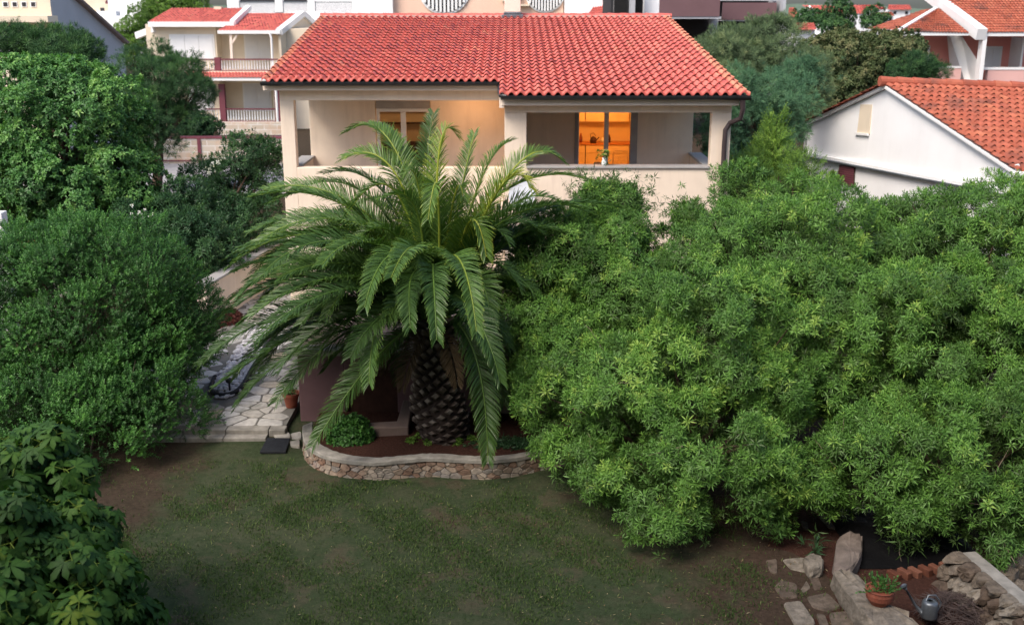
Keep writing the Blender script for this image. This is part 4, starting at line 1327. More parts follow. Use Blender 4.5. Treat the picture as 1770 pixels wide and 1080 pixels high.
tree('oleander_bush', 'dark green oleander overhanging the stone wall and the terracotta pot at lower right', 'bush', E, OLE, 'oleander_leaf', (6.9, 15.2, 0), .1, .31, 66, spacing=1.15, lump=.40, inner=.38, holes=.18, scale=(.62, 1.12), zmin=.35, tshift=-.08, seed=5)

# big round tree on the left
Lr = [lob(90, 240, 30, 2.5, 2.4, 2.2), lob(180, 200, 29.6, 1.3, 1.4, 1.25), lob(60, 175, 30.4, 1.7, 1.6, 1.15), lob(130, 145, 30.2, 1.0, 1.1, .75), lob(0, 260, 29.5, 1.9, 1.9, 1.9), lob(190, 280, 29.3, 1.25, 1.3, 1.4), lob(110, 320, 28.6, 1.6, 1.4, 1.3), lob(235, 330, 29.2, .75, .8, .85)]
tree('pittosporum_tree', 'large rounded light green tree at upper left in front of the grey gable', 'tree', Lr, PIT, 'pittosporum_leaf', (-12.4, 30, 0), .22, .48, 75, spacing=1.0, zmin=1.2, tshift=.04, lump=.22, inner=.35, holes=.02, scale=(.9, 1.35))
O = [lob(170, 540, 20.6, 2.2, 2.0, 1.7), lob(70, 560, 20.4, 2.1, 2.0, 1.7), lob(150, 460, 21.4, 1.3, 1.3, .8), lob(60, 470, 21.4, 1.0, 1.1, .7), lob(250, 610, 20.0, 1.1, 1.2, 1.1), lob(230, 700, 18.9, 1.3, 1.3, 1.1), lob(110, 720, 18.5, 1.6, 1.5, 1.3), lob(170, 800, 17.4, .85, .9, .65), lob(318, 600, 20.6, .5, .7, .6), lob(250, 520, 21.2, .9, .9, .8), lob(0, 640, 19.5, 1.4, 1.4, 1.4)]
tree('olive_tree', 'dense dark green olive bush spreading across the left of the garden', 'tree', O, OLV, 'olive_leaf', (-8.2, 20.2, 0), .12, .33, 84, spacing=1.0, zmin=.2, up=.6, lump=.3, inner=.45, scale=(.8, 1.3), tshift=-.12)
Hd = [lob(430, 300, 32.5, 1.0, 1.1, 1.05), lob(380, 330, 32, 1.1, 1.1, 1.1), lob(455, 270, 33, .6, .6, .55), lob(400, 400, 30.0, 1.3, 1.3, 1.2), lob(320, 370, 29.5, 1.1, 1.1, 1.0), lob(330, 440, 27.8, 1.3, 1.3, 1.1), lob(250, 400, 28, 1.1, 1.1, .9), lob(270, 470, 26.5, 1.0, 1.0, .9)]
hedge = tree('oleander_hedge', 'dark oleander hedge with a few white flowers left of the peach house', 'bush', Hd, HDG, 'hedge_leaf', (-8.0, 29.8, 0), .1, .38, 45, spacing=1.0, zmin=.4, lump=.26, seed=6, scale=(.8, 1.3))

# fig, lower left
def fig_leaf(L, seed):
    r = random.Random(seed)
    V, F, T = [], [], []
    tn = r.uniform(-.1, .1)
    for k, (ang, ln) in enumerate(((-95, .55), (-48, .82), (0, 1.0), (48, .82), (95, .55))):
        a = R(ang)
        d = np.array([math.cos(a), math.sin(a), 0]); s = np.array([-math.sin(a), math.cos(a), 0])
        w_ = .20 * L
        z1, z2 = -.02 * L, -.16 * L * ln - .05 * L * abs(ang) / 60
        b0 = np.zeros(3)
        m1 = d * L * ln * .38; m2 = d * L * ln * .72; tp = d * L * ln
        q = [b0, m1 + s * w_ * .62 + [0, 0, z1 + .03 * L], m2 + s * w_ * .85 + [0, 0, z1], tp + [0, 0, z2], m2 - s * w_ * .85 + [0, 0, z1], m1 - s * w_ * .62 + [0, 0, z1 + .03 * L], m1 + [0, 0, z1 - .0], m2 + [0, 0, z1 - .01 * L]]
        o = len(V)
        V += [np.array(x, float) for x in q]
        F += [[o, o + 1, o + 6, o + 5], [o + 1, o + 2, o + 7, o + 6], [o + 6, o + 7, o + 4, o + 5], [o + 2, o + 3, o + 4, o + 7]]
        T += [tn + .02 * k] * 6 + [tn + .25] * 2
    return V, F, T
def fig_cluster(seed):
    r = random.Random(seed)
    V, F, T = [], [], []
    n_ = 5
    for i in range(n_):
        v, f, t_ = fig_leaf(r.uniform(.15, .22), seed * 10 + i)
        az = i * 2.4 + r.uniform(-.3, .3); til = R(r.uniform(5, 40)); pet = r.uniform(.06, .12)
        Rz = np.array([[math.cos(az), -math.sin(az), 0], [math.sin(az), math.cos(az), 0], [0, 0, 1]])
        Ry = np.array([[math.cos(til), 0, math.sin(til)], [0, 1, 0], [-math.sin(til), 0, math.cos(til)]])
        base = Rz @ np.array([pet, 0, .05 * i * .5])
        o = len(V)
        tn = r.uniform(-.12, .12)
        V += [Rz @ (Ry @ p) + base for p in v]
        F += [[o + k for k in q] for q in f]; T += [x + tn for x in t_]
        # petiole
        o = len(V); s = Rz @ np.array([0, .004, 0]); b0 = np.array([0, 0, -.02 + .02 * i])
        V += [b0 - s, b0 + s, base + s, base - s]; F += [[o, o + 1, o + 2, o + 3]]; T += [1.0] * 4
    return np.array(V), np.array(F), np.array(T)
FIG = [fig_cluster(s) for s in range(6)]
Fg_ = [lob(20, 880, 12.0, .95, 1.0, .8), lob(85, 960, 11.5, .85, 1.0, .8), lob(20, 1000, 10.8, 1.0, 1.0, .9), lob(135, 1045, 11.2, .7, .8, .6), lob(0, 815, 12.4, .55, .7, .45), lob(90, 1090, 10.6, .9, .9, .7), lob(205, 1095, 11.1, .45, .5, .4), lob(110, 890, 12.0, .4, .5, .35)]
tree('fig_tree', 'fig tree with large lobed leaves in the lower left corner', 'tree', Fg_, FIG, 'fig_leaf', (-5.4, 11.2, 0), .1, .26, 9, spacing=1.15, zmin=.2, up=1.0, lump=.45, inner=.5, scale=(.7, 1.25), bark='grey_bark', seed=8, tshift=-.12)

# trees right of the house
T1 = [lob(1260, 110, 42, 1.6, 1.6, 1.3), lob(1330, 95, 43, 1.5, 1.5, 1.3), lob(1380, 150, 42, 1.3, 1.5, 1.5), lob(1260, 80, 43.5, .8, .8, .7), lob(1310, 70, 44, .7, .7, .6), lob(1345, 60, 44, .5, .5, .5)]
tree('pine_tree', 'olive-green pine just right of the red roof, below the plum balcony', 'tree', T1, NEE, 'pine_needle', (9.3, 42.5, 0), .2, .5, 48, spacing=1.0, zmin=1.0, seed=9, scale=(1.0, 1.8), lump=.2)
T2 = [lob(1290, 170, 36, 1.1, 1.2, 1.0), lob(1352, 190, 36, 1.15, 1.2, 1.2), lob(1280, 250, 35.5, 1.2, 1.2, 1.3), lob(1335, 290, 35, .95, 1.1, 1.2), lob(1385, 130, 37, .6, .7, .6), lob(1245, 320, 34, .9, 1, 1.2), lob(1240, 200, 36, 1.0, 1.0, 1.2)]
tree('cypress_tree', 'blue-green feathery tree beside the eave and downpipe of the peach house', 'tree', T2, NEE, 'blue_needle', (8.3, 36, 0), .18, .46, 55, spacing=1.0, zmin=.8, seed=10, scale=(.9, 1.6), lump=.2, up=-.1)
T3 = [lob(1450, 120, 50, 2.0, 2.0, 1.7), lob(1530, 120, 50, 2.0, 2.0, 1.6), lob(1490, 90, 52, 1.7, 1.7, 1.0), lob(1420, 170, 49, 1.5, 1.6, 1.5), lob(1560, 90, 52, 1.1, 1.1, .9), lob(1470, 190, 47, 1.7, 1.6, 1.2)]
tree('brown_green_tree', 'brownish olive tree behind the white gable', 'tree', T3, PIT, 'brown_green_leaf', (14.6, 50, 0), .25, .55, 50, spacing=.95, zmin=1.0, seed=11, scale=(1.0, 1.8), lump=.16)
T4 = [lob(1590, 115, 46, .8, .8, .55), lob(1615, 125, 46, .6, .6, .4), lob(1560, 125, 46, .6, .6, .5)]
tree('dark_bush', 'small dark green bush behind the ridge of the orange roof', 'bush', T4, NEE, 'dark_needle', (17, 46, 3.4), .08, .25, 20, spacing=.8, zmin=.5, seed=12, scale=(.9, 1.5))
T5 = [lob(1338, 215, 30, .22, .22, .35), lob(1338, 245, 30, .42, .42, .4), lob(1335, 275, 29.8, .6, .6, .45), lob(1330, 310, 29.6, .75, .7, .5)]
tree('young_conifer', 'small bright yellow-green conifer left of the white gable house', 'tree', T5, FEA, 'lime_leaf', (7.1, 29.8, 0), .06, .16, 10, spacing=.8, zmin=.5, seed=13, scale=(.6, 1.0), up=.9, lump=.2)
T6 = [lob(1285, 300, 28.4, .6, .6, .55), lob(1390, 300, 27.6, .5, .5, .5), lob(1375, 330, 27.2, .6, .6, .5), lob(1270, 330, 27.8, .5, .5, .6)]
tree('lime_shrub', 'low yellowish shrub between the downpipe and the white house corner', 'bush', T6, FEA, 'lime_leaf', (6.9, 27.8, 0), .05, .18, 10, spacing=.8, zmin=.4, seed=14, scale=(.5, .9), up=.8, tshift=-.15)
# trees on the left, behind
T7 = [lob(100, 80, 36, 1.0, 1.1, .55), lob(60, 75, 36.5, .9, .9, .5), lob(20, 70, 36, .8, .9, .45), lob(135, 85, 36, .75, .9, .4), lob(110, 105, 35.5, 1.1, 1.1, .6)]
tree('dark_conifer', 'flat-topped dark green conifer behind the big rounded tree', 'tree', T7, NEE, 'dark_needle', (-15.2, 36, 0), .15, .28, 22, spacing=.8, zmin=1.5, seed=15, scale=(.9, 1.6), tshift=.1)
T8 = [lob(260, 110, 48, 1.2, 1.2, .9), lob(290, 150, 47, 1.5, 1.4, 1.3), lob(240, 140, 47, 1.0, 1.1, 1.2), lob(270, 210, 46, 1.3, 1.3, 1.4), lob(320, 120, 47.5, .6, .7, .8), lob(345, 155, 47, .7, .7, .35)]
tree('pine_tree', 'dark green pine with a low side branch in front of the cream villa', 'tree', T8, NEE, 'dark_needle', (-15.3, 47, 0), .2, .48, 46, spacing=1.0, zmin=1.0, seed=16, scale=(1.0, 1.8), tshift=.18)
T9 = [lob(330, 215, 58, 1.1, 1.1, .8), lob(350, 220, 57, 1.0, 1.0, .65), lob(315, 200, 58.5, 1.0, 1.0, .7)]
tree('round_shrub', 'clipped dark shrub on the terrace below the villa balcony', 'bush', T9, SMA, 'dark_needle', (-16, 57.6, 0), .1, .28, 20, spacing=.8, zmin=.3, seed=17, scale=(1.2, 2.0))
T10 = [lob(230, 60, 82, 1.6, 1.6, 1.3), lob(255, 35, 84, 1.6, 1.6, 1.2), lob(290, 15, 86, 1.8, 1.8, .9), lob(330, 10, 86, 1.5, 1.5, .7), lob(225, 90, 80, 1.2, 1.2, 1.2)]
tree('climbing_shrub', 'bright green climbing foliage up the slope behind the cream villa', 'bush', T10, SMA, 'lime_leaf', (-26, 82, 0), .15, .5, 24, spacing=.8, zmin=.5, seed=18, scale=(1.8, 3.0), tshift=-.35)

# white blossom on the hedge
for s_ in [(235, 372, 26.6), (372, 282, 30.8), (360, 296, 30.7), (255, 368, 26.8), (330, 262, 31.5)]:
    pos = P(*s_) + rng.normal(scale=.09, size=(8, 3))
    V, F, T = instance([rosette(6, .05, .035, 0, 50, 0, 3)], pos, frames(nrm(rng.normal(size=pos.shape) + np.array([0, -1.2, .6]))), rng.uniform(.7, 1.2, len(pos)), rng.random(len(pos)))
    quads_mesh('blossom', V, F, T, 'white_petal', hedge)

# ------------------------------------------------------------------ small plants in the planter and beds
def plant(name, label, c, r_, templ, mat, n_, sc=(.8, 1.2), cat='plant', group=None, tshift=0, flat=.8):
    t_ = thing(name, c, label, cat, group)
    d_ = nrm(rng.normal(size=(n_, 3)) + np.array([0, 0, .5])); d_[:, 2] = np.abs(d_[:, 2])
    pos = np.array(c) + d_ * np.array([r_, r_, r_ * flat]) * (rng.random((n_, 1)) ** .4)
    V, F, T = instance(templ, pos, frames(nrm(d_ + np.array([0, 0, .6]))), rng.uniform(*sc, n_), rng.normal(.45, .15, n_) + tshift)
    quads_mesh('foliage', V, F, T, mat, t_)
    m_ = MB()
    for k in range(5):
        a_ = k * 1.3
        m_.tube([np.array(c), np.array(c) + np.array([math.cos(a_) * r_ * .4, math.sin(a_) * r_ * .4, r_ * flat * .6])], [.012, .006], 5)
    m_.build('stem', 'bark', t_)
    return t_
p_ = G(604, 765, soil_z)
plant('round_bush', 'glossy dark green round bush in the planter under the drooping frond', p_ + [0, .15, .0], .40, [rosette(9, .09, .038, 0, 70, .2, s) for s in (1, 2, 3)], 'olive_leaf', 420, flat=1.1, cat='bush')
for (px, py, r_, lb) in ((728, 758, .10, 'small green sprout at the left foot of the palm trunk'), (712, 765, .08, 'smallest sprout in the soil left of the trunk foot'), (741, 768, .09, 'small leafy plant in front of the palm trunk foot, left of two'), (790, 768, .10, 'small leafy plant in front of the palm trunk foot, right of two'), (815, 762, .08, 'small sprout right of the palm trunk under the hanging frond')):
    plant('seedling', lb, G(px, py, soil_z + .01), r_, SMA, 'lime_leaf', 16, (.8, 1.3), 'plant', 'seedlings around the palm foot', -.2, 1.1)
plant('spiky_plant', 'dark spiky rosette plant in the red soil right of the palm', G(852, 762, soil_z), .16, [rosette(14, .22, .016, 10, 80, .2, 4)], 'hedge_leaf', 5, cat='plant')
p_ = G(905, 772, soil_z)
o = thing('ground_cover', p_, 'dark creeping ground cover at the right end of the planter', 'ground cover plant'); 
n_ = 500
pos = np.stack([rng.normal(p_[0], .45, n_), rng.normal(p_[1] + .1, .13, n_), np.full(n_, soil_z + .02)], 1)
V, F, T = instance(SMA, pos, frames(nrm(rng.normal(scale=.4, size=(n_, 3)) + [0, 0, 1])), rng.uniform(.6, 1.1, n_), rng.normal(.2, .1, n_))
quads_mesh('foliage', V, F, T, 'dark_needle', o)

# ------------------------------------------------------------------ path, steps, pebble bed
pz_ = .12
path_poly = [G(255, 735, pz_), G(494, 735, pz_), G(517, 692, pz_), G(516, 600, pz_), G(560, 470, pz_), G(425, 470, pz_), G(395, 560, pz_), G(240, 640, pz_)]
def inside(p, poly):
    c_ = False
    n_ = len(poly)
    for i in range(n_):
        a, b = poly[i], poly[(i + 1) % n_]
        if (a[1] > p[1]) != (b[1] > p[1]) and p[0] < (b[0] - a[0]) * (p[1] - a[1]) / (b[1] - a[1]) + a[0]: c_ = not c_
    return c_
mb = MB()
mb.prism([(p[0], p[1]) for p in path_poly], -.05, pz_ - .012)
pa = mb.build('path', 'mortar'); tag(pa, kind='structure')
xmin, xmax = -9.0, -3.2; ymin, ymax = G(300, 735, pz_)[1], 30.0
cl = cells(xmax - xmin, ymax - ymin, 420, 12, gap=.035)
cl = [[q + np.array([xmin, ymin]) for q in p] for p in cl]
bed = [G(372, 655, pz_), G(363, 674, pz_), G(366, 684, pz_), G(377, 690, pz_), G(392, 689, pz_), G(410, 682, pz_), G(421, 669, pz_), G(434, 644, pz_), G(450, 620, pz_), G(463, 592, pz_), G(478, 560, pz_), G(440, 565, pz_), G(400, 620, pz_)]
keepc = []
for p in cl:
    c_ = sum(p) / len(p)
    if inside(c_, path_poly) and all(inside(q, path_poly) for q in p) and not any(inside(q, bed) for q in p + [c_]): keepc.append(p)
mb = MB(); stones(mb, keepc, lambda u, v, d: (u, v, pz_ - .012 + d), .014, 3, .18, .12, .003)
o = mb.build('paving', 'paving_stone'); tag(o, kind='structure')
# step in two courses
s0, s1 = G(250, 734.5, pz_), G(469, 734.5, pz_)
mb = MB()
yb = s0[1]
nb_ = 3
for i in range(nb_):
    xa, xb = s0[0] + (s1[0] - s0[0]) * i / nb_, s0[0] + (s1[0] - s0[0]) * (i + 1) / nb_ - .012
    mb.box((xa, yb - .24, -.1), (xb, yb - .01, pz_ - .0))
    mb.box((xa, yb - .46, -.1), (xb, yb - .25, pz_ - .075))
mb.box((s1[0], yb - .24, -.1), (G(494, 740, pz_)[0], yb - .01, pz_ - .004))
st = mb.build('step', 'concrete', bevel=.012, origin=(s0[0], yb, 0)); tag(st, kind='structure')
# small flat stones between step and planter
fl_ = [[(472, 750), (500, 747), (503, 756), (478, 758)], [(502, 748), (521, 746), (522, 757), (505, 757)], [(500, 762), (518, 760), (519, 772), (503, 770)]]
for i, q in enumerate(fl_):
    pp = [G(*a, .02)[:2] for a in q]
    mb = MB(); stones(mb, [list(reversed(pp))], lambda u, v, d: (u, v, .0 + d), .03, i, .15, .1)
    c_ = sum(pp) / 4
    o = mb.build('flagstone', 'paving_stone', origin=(c_[0], c_[1], 0)); tag(o, ['pale flat stone at the foot of the step end', 'pale flat stone touching the planter rim at its left tip', 'small flat stone between the doormat and the planter'][i], 'stone', 'flat stones by the doormat')
# pebble bed with black edging
mb = MB(); mb.tube([np.array([p[0], p[1], pz_ + .05]) for p in smooth_curve([q[:2] for q in bed[:11]], 40)], .05, 8)
o = mb.build('edging', 'black_rubber', smooth=True, origin=(bed[0][0], bed[0][1], pz_)); tag(o, 'black curved edging strip around the white pebble bed', 'edging')
mb = MB()
bb = np.array([b_[:2] for b_ in bed]); rr = random.Random(77)
cnt = 0
while cnt < 420:
    x, y = rr.uniform(bb[:, 0].min(), bb[:, 0].max()), rr.uniform(bb[:, 1].min(), bb[:, 1].max())
    if not inside((x, y), bed): continue
    cnt += 1
    a_, sx_, sy_, sz_ = rr.uniform(0, 3), rr.uniform(.04, .11), rr.uniform(.03, .07), rr.uniform(.02, .05)
    vv, nn_, mm_ = [], 8, 4
    for i in range(mm_ + 1):
        ph = math.pi * i / mm_
        for k in range(nn_):
            th = 2 * math.pi * k / nn_; j = rr.uniform(.85, 1.12)
            ex, ey = sx_ * math.sin(ph) * math.cos(th) * j, sy_ * math.sin(ph) * math.sin(th) * j
            vv.append((x + ex * math.cos(a_) - ey * math.sin(a_), y + ex * math.sin(a_) + ey * math.cos(a_), pz_ + .01 + sz_ * .5 + sz_ * math.cos(ph)))
    mb.add(vv, [(i * nn_ + k, i * nn_ + (k + 1) % nn_, (i + 1) * nn_ + (k + 1) % nn_, (i + 1) * nn_ + k) for i in range(mm_) for k in range(nn_)], rr.random())
o = mb.build('pebbles', 'pebble'); tag(o, 'bed of large white pebbles beside the crazy paving', 'pebbles', kind='stuff')
p_ = G(397, 672, pz_ + .05)
sl = thing('solar_lamp', p_, 'small black garden lamp standing among the white pebbles', 'garden lamp')
MB().tube([p_ - [0, 0, .05], p_ + [0, 0, .16]], .02, 8).build('stake', 'black_metal', sl)
MB().lathe(p_, [(0, .13), (.06, .14), (.075, .2), (.03, .24), (0, .25)], 12).build('lamp_head', 'black_metal', sl, smooth=True)
# doormat
q = [G(462, 757, .02), G(502, 758, .02), G(494, 781, .02), G(449, 781, .02)]
mb = MB(); mb.prism([(p[0], p[1]) for p in reversed(q)], -.01, .035)
o = mb.build('doormat', 'black_rubber', bevel=.008, origin=(q[0][0], q[0][1], 0)); tag(o, 'black rubber doormat on the lawn below the step', 'doormat')

# terracotta pots
def pot(x, y, z, r_, h, label, cat='flower pot', plant_kind=None, seed=0, bowl=False):
    t_ = thing('flower_pot', (x, y, z), label, cat)
    if bowl: prof = [(0, 0), (r_ * .55, 0), (r_ * .62, h * .08), (r_ * .95, h * .45), (r_ * 1.02, h * .75), (r_ * .98, h * .95), (r_ * 1.05, h), (r_ * .93, h), (r_ * .88, h * .9), (0, h * .88)]
    else: prof = [(0, 0), (r_ * .62, 0), (r_ * .9, h * .78), (r_ * 1.02, h * .8), (r_ * 1.06, h), (r_ * .93, h), (r_ * .86, h * .86), (0, h * .84)]
    MB().lathe((x, y, z), prof, 28).build('pot', 'terracotta', t_, smooth=False)
    n_ = 40
    pos = np.array([x, y, z + h * .9]) + rng.normal(scale=(r_ * .45, r_ * .45, .05), size=(n_, 3)); pos[:, 2] = np.maximum(pos[:, 2], z + h * .9)
    V, F, T = instance(plant_kind or SMA, pos, frames(nrm(rng.normal(scale=.5, size=(n_, 3)) + [0, 0, 1])), rng.uniform(.8, 1.4, n_), rng.normal(.35, .15, n_))
    quads_mesh('foliage', V, F, T, 'olive_leaf', t_)
    MB().lathe((x, y, z + h * .845), [(0, .01), (r_ * .84, .0)], 20).build('soil', 'red_soil', t_)
    return t_
pp = G(502, 706, pz_)
pot(pp[0], pp[1] + .12, pz_, .17, .29, 'terracotta pot on the paving at the corner of the purple wall', plant_kind=[sprig(8, .16, .06, .012, 3, 60)])
pp = G(1524, 1052, .30)
pot(pp[0], pp[1] + .12, .30, .175, .22, 'rounded terracotta bowl pot on the flat rock at lower right', bowl=True, plant_kind=[sprig(8, .16, .06, .02, 4, 60)])
# garden wall at left behind the palm
gw = thing('garden_wall', (-7.2, 26, 0), 'sloping beige rendered garden wall with a flat cap behind the left palm fronds', 'wall')
g0, g1 = P(347, 491, 25.6), P(428, 445, 28.5)
g2 = g1 + (g1 - g0) * .8
mb = MB()
dv = nrm(g2 - g0); sv = np.array([dv[1], -dv[0], 0]) * .12
mb.hexa([g0 + sv - [0, 0, 2.2], g2 + sv - [0, 0, 2.2], g2 - sv - [0, 0, 2.2], g0 - sv - [0, 0, 2.2]], [g0 + sv - [0, 0, .06], g2 + sv - [0, 0, .06], g2 - sv - [0, 0, .06], g0 - sv - [0, 0, .06]])
mb.build('wall', 'peach_plaster', gw)
sv2 = sv * 1.5
mb = MB(); mb.hexa([g0 + sv2 - [0, 0, .058], g2 + sv2 - [0, 0, .058], g2 - sv2 - [0, 0, .058], g0 - sv2 - [0, 0, .058]], [g0 + sv2, g2 + sv2, g2 - sv2, g0 - sv2])
mb.build('coping', 'grey_sill', gw, bevel=.01)
p_ = G(385, 555, .1)
plant('red_shrub', 'dark red-leaved shrub at the foot of the beige garden wall', p_, .55, SMA, 'red_leaf', 420, (1.0, 1.6), 'bush', flat=.5)

# far-left white column and red coping seen between the trees
wx = P(2, 420, 25.0)
mb = MB(); mb.box((wx[0] - 1.2, 24.8, -.2), (P(10, 430, 24.8)[0], 25.1, P(0, 368, 24.8)[2]))
wc = mb.build('white_wall', 'white_plaster', bevel=.02, origin=(wx[0], 25, 0)); tag(wc, 'end of a white rendered wall at the left edge of the picture', 'wall')
a, b = P(8, 423, 25.4), P(75, 423, 25.4)
mb = MB(); mb.box((a[0], 25.3, a[2] - .08), (b[0] + .5, 25.6, a[2] + .08)); rc = thing('garden_wall', (a[0], 25.4, 0), 'x', 'wall'); mb.build('coping', 'cloth_red', rc, bevel=.01); mb = MB(); mb.box((a[0], 25.35, -.1), (b[0] + .5, 25.55, a[2] - .08)); mb.build('wall', 'concrete', rc); tag(rc, 'low red-topped wall showing between the olive and the rounded tree', 'wall')

# ------------------------------------------------------------------ lower right corner
z0 = .02
fs = [[(1322, 967), (1343, 965), (1344, 993), (1331, 990)], [(1350, 966), (1388, 962), (1423, 967), (1425, 985), (1397, 990), (1365, 984)], [(1350, 1001), (1378, 1008), (1380, 1032), (1352, 1036), (1337, 1015)],
      [(1374, 1000), (1392, 998), (1402, 1016), (1388, 1026)], [(1398, 998), (1414, 996), (1422, 1016), (1408, 1020)], [(1392, 1030), (1430, 1022), (1455, 1048), (1432, 1056), (1405, 1050)],
      [(1352, 1042), (1384, 1038), (1412, 1078), (1376, 1084)], [(1432, 1058), (1470, 1054), (1492, 1085), (1440, 1088)], [(1410, 1060), (1426, 1062), (1436, 1088), (1420, 1088)],
      [(1413, 890), (1436, 886), (1458, 898), (1444, 914), (1432, 912)], [(1383, 900), (1396, 902), (1398, 916), (1388, 914)]]
lbs = ['small triangular flagstone at the lawn edge, farthest from the camera', 'long reddish flagstone under the white block', 'rounded grey flagstone beside the bare soil', 'narrow flagstone left of the square one', 'small squarish flagstone in the middle of the row', 'broad flagstone beside the rock edging',
       'elongated pale flagstone at the lawn edge by the frame bottom', 'large flagstone at the frame bottom against the rock edging', 'thin wedge flagstone between the two lowest ones', 'pale pointed stone lying in the red soil under the oleander', 'tiny stone in the red soil left of the pale pointed one']
for i, q in enumerate(fs):
    pp = [G(*a, z0)[:2] for a in q]
    mb = MB(); stones(mb, [list(reversed(pp))], lambda u, v, d: (u, v, -.01 + d), .045, 40 + i, .14, .08, .006)
    c_ = sum(pp) / len(pp)
    o = mb.build('flagstone', 'rubble', origin=(c_[0], c_[1], 0)); tag(o, lbs[i], 'flagstone', 'flagstones at lower right')
mb = MB()
sp = [G(*a, .012)[:2] for a in [(1315, 960), (1330, 1000), (1345, 1040), (1385, 1095), (1800, 1100), (1800, 860), (1500, 860), (1370, 850), (1350, 900)]]
mb.prism(list(reversed([tuple(a) for a in sp])), -.1, .006)
o = mb.build('soil_bed', 'red_soil'); tag(o, kind='structure')
def rock(label, pts, h, mat, seed, name='rock', z=0.0, cat='rock', group=None, hi=.12, undercut=.0, segs=7):
    """irregular rock from a pixel outline of its top, standing h high"""
    r = random.Random(seed)
    pl_ = [G(*a, z + h)[:2] for a in pts]
    pl_ = round_poly([np.array(a) for a in reversed(pl_)], .25)
    c_ = sum(pl_) / len(pl_)
    mb_ = MB(); n_ = len(pl_)
    rings = []
    for k, (zz, sc_) in enumerate(((-.08, 1.0 - undercut), (.25, 1.06), (.6, 1.07), (.9, 1.02), (1.0, .93), (1.03, .5))):
        rings += [(*(c_ + (q_ - c_) * sc_ * r.uniform(.93, 1.05)), z + h * zz + r.uniform(-1, 1) * h * hi * (1 if 0 < k < 5 else .3)) for q_ in pl_]
    rings.append((*c_, z + h * 1.03))
    f_ = [(k * n_ + i, k * n_ + (i + 1) % n_, (k + 1) * n_ + (i + 1) % n_, (k + 1) * n_ + i) for k in range(5) for i in range(n_)] + [(5 * n_ + i, 5 * n_ + (i + 1) % n_, 6 * n_) for i in range(n_)]
    mb_.add(rings, f_, r.random())
    o_ = mb_.build(name, mat, origin=(c_[0], c_[1], z))
    return tag(o_, label, cat, group)
rock('flat-topped rock slab carrying the terracotta bowl pot', [(1441, 985), (1460, 984), (1482, 990), (1504, 1012), (1530, 1050), (1575, 1060), (1600, 1090), (1540, 1095), (1500, 1070), (1462, 1020)], .30, 'rubble', 2)
rock('smooth dark upright boulder under the oleander', [(1448, 925), (1470, 915), (1492, 925), (1488, 960), (1470, 982), (1440, 980)], .22, 'rendered_rock', 3)
rock('small white block among the flagstones with spiky leaves behind it', [(1387, 962), (1405, 955), (1424, 962), (1422, 980), (1400, 985)], .16, 'rubble', 4)
plant('grassy_plant', 'dark strappy plant behind the small white block', G(1405, 950, .05), .16, [rosette(12, .26, .02, 25, 85, .3, 4)], 'hedge_leaf', 5, cat='plant')
# rough stone wall with concrete cap
rw = thing('rubble_wall', (6.4, 13.3, 0), 'rough rubble wall with a smooth concrete cap in the lower right corner', 'wall')
wz = .42
c0_, c1_ = G(1662, 965, wz), G(1775, 1062, wz)
c2_ = c1_ + (c1_ - c0_) * .5
c0_ = c0_ - (c1_ - c0_) * .12
dv = nrm((c2_ - c0_)[:2]); nv = np.array([-dv[1], dv[0]])
if nv[0] < 0: nv = -nv          # towards +x, away from the pot
Lw = np.linalg.norm((c2_ - c0_)[:2])
mb = MB()
cap = [c0_[:2] + nv * .02, c2_[:2] + nv * .02, c2_[:2] + nv * .32, c0_[:2] + nv * .32]
mb.prism([tuple(a) for a in cap], wz - .08, wz)
mb.build('cap', 'concrete', rw, bevel=.02)
mb = MB(); mb.prism([tuple(c0_[:2] + nv * .0), tuple(c2_[:2]), tuple(c2_[:2] + nv * .3), tuple(c0_[:2] + nv * .3)], -.1, wz - .08)
mb.build('core', 'mortar', rw)
polys = cells(Lw, wz + .12, 46, 31, gap=.012, sx=1.2)
polys = [[np.array([q_[0], q_[1] - .08]) for q_ in p] for p in polys]
def on_rw(u, v, d):
    off = d * 1.6 - .01 + (wz - v) * .5
    q_ = c0_[:2] + dv * u - nv * off
    return (q_[0], q_[1], v)
mb = MB(); stones(mb, polys, on_rw, .07, 9, .22, .35, .03)
mb.build('stonework', 'rubble', rw)
# brick row
for i in range(6):
    a, b = G(1546 + i * 18, 986 - i * 2.6, .12), None
    lb = ['old brick at the left end of the short brick row', 'second brick from the left in the short brick row', 'third brick from the left in the short brick row', 'third brick from the right in the short brick row', 'second brick from the right in the short brick row', 'old brick at the right end of the short brick row'][i]
    mb = MB(); ang = .5
    c_, s_c = math.cos(ang), math.sin(ang)
    def tr(x, y): return (a[0] + x * c_ - y * s_c, a[1] + x * s_c + y * c_)
    mb.prism([tr(-.045, -.1), tr(.045, -.1), tr(.045, .1), tr(-.045, .1)], -.02, .10 + .006 * (i % 2), tint=(i * .37) % 1)
    o = mb.build('brick', 'garden_brick', bevel=.01, origin=(a[0], a[1], 0)); tag(o, lb, 'brick', 'bricks in the short row')
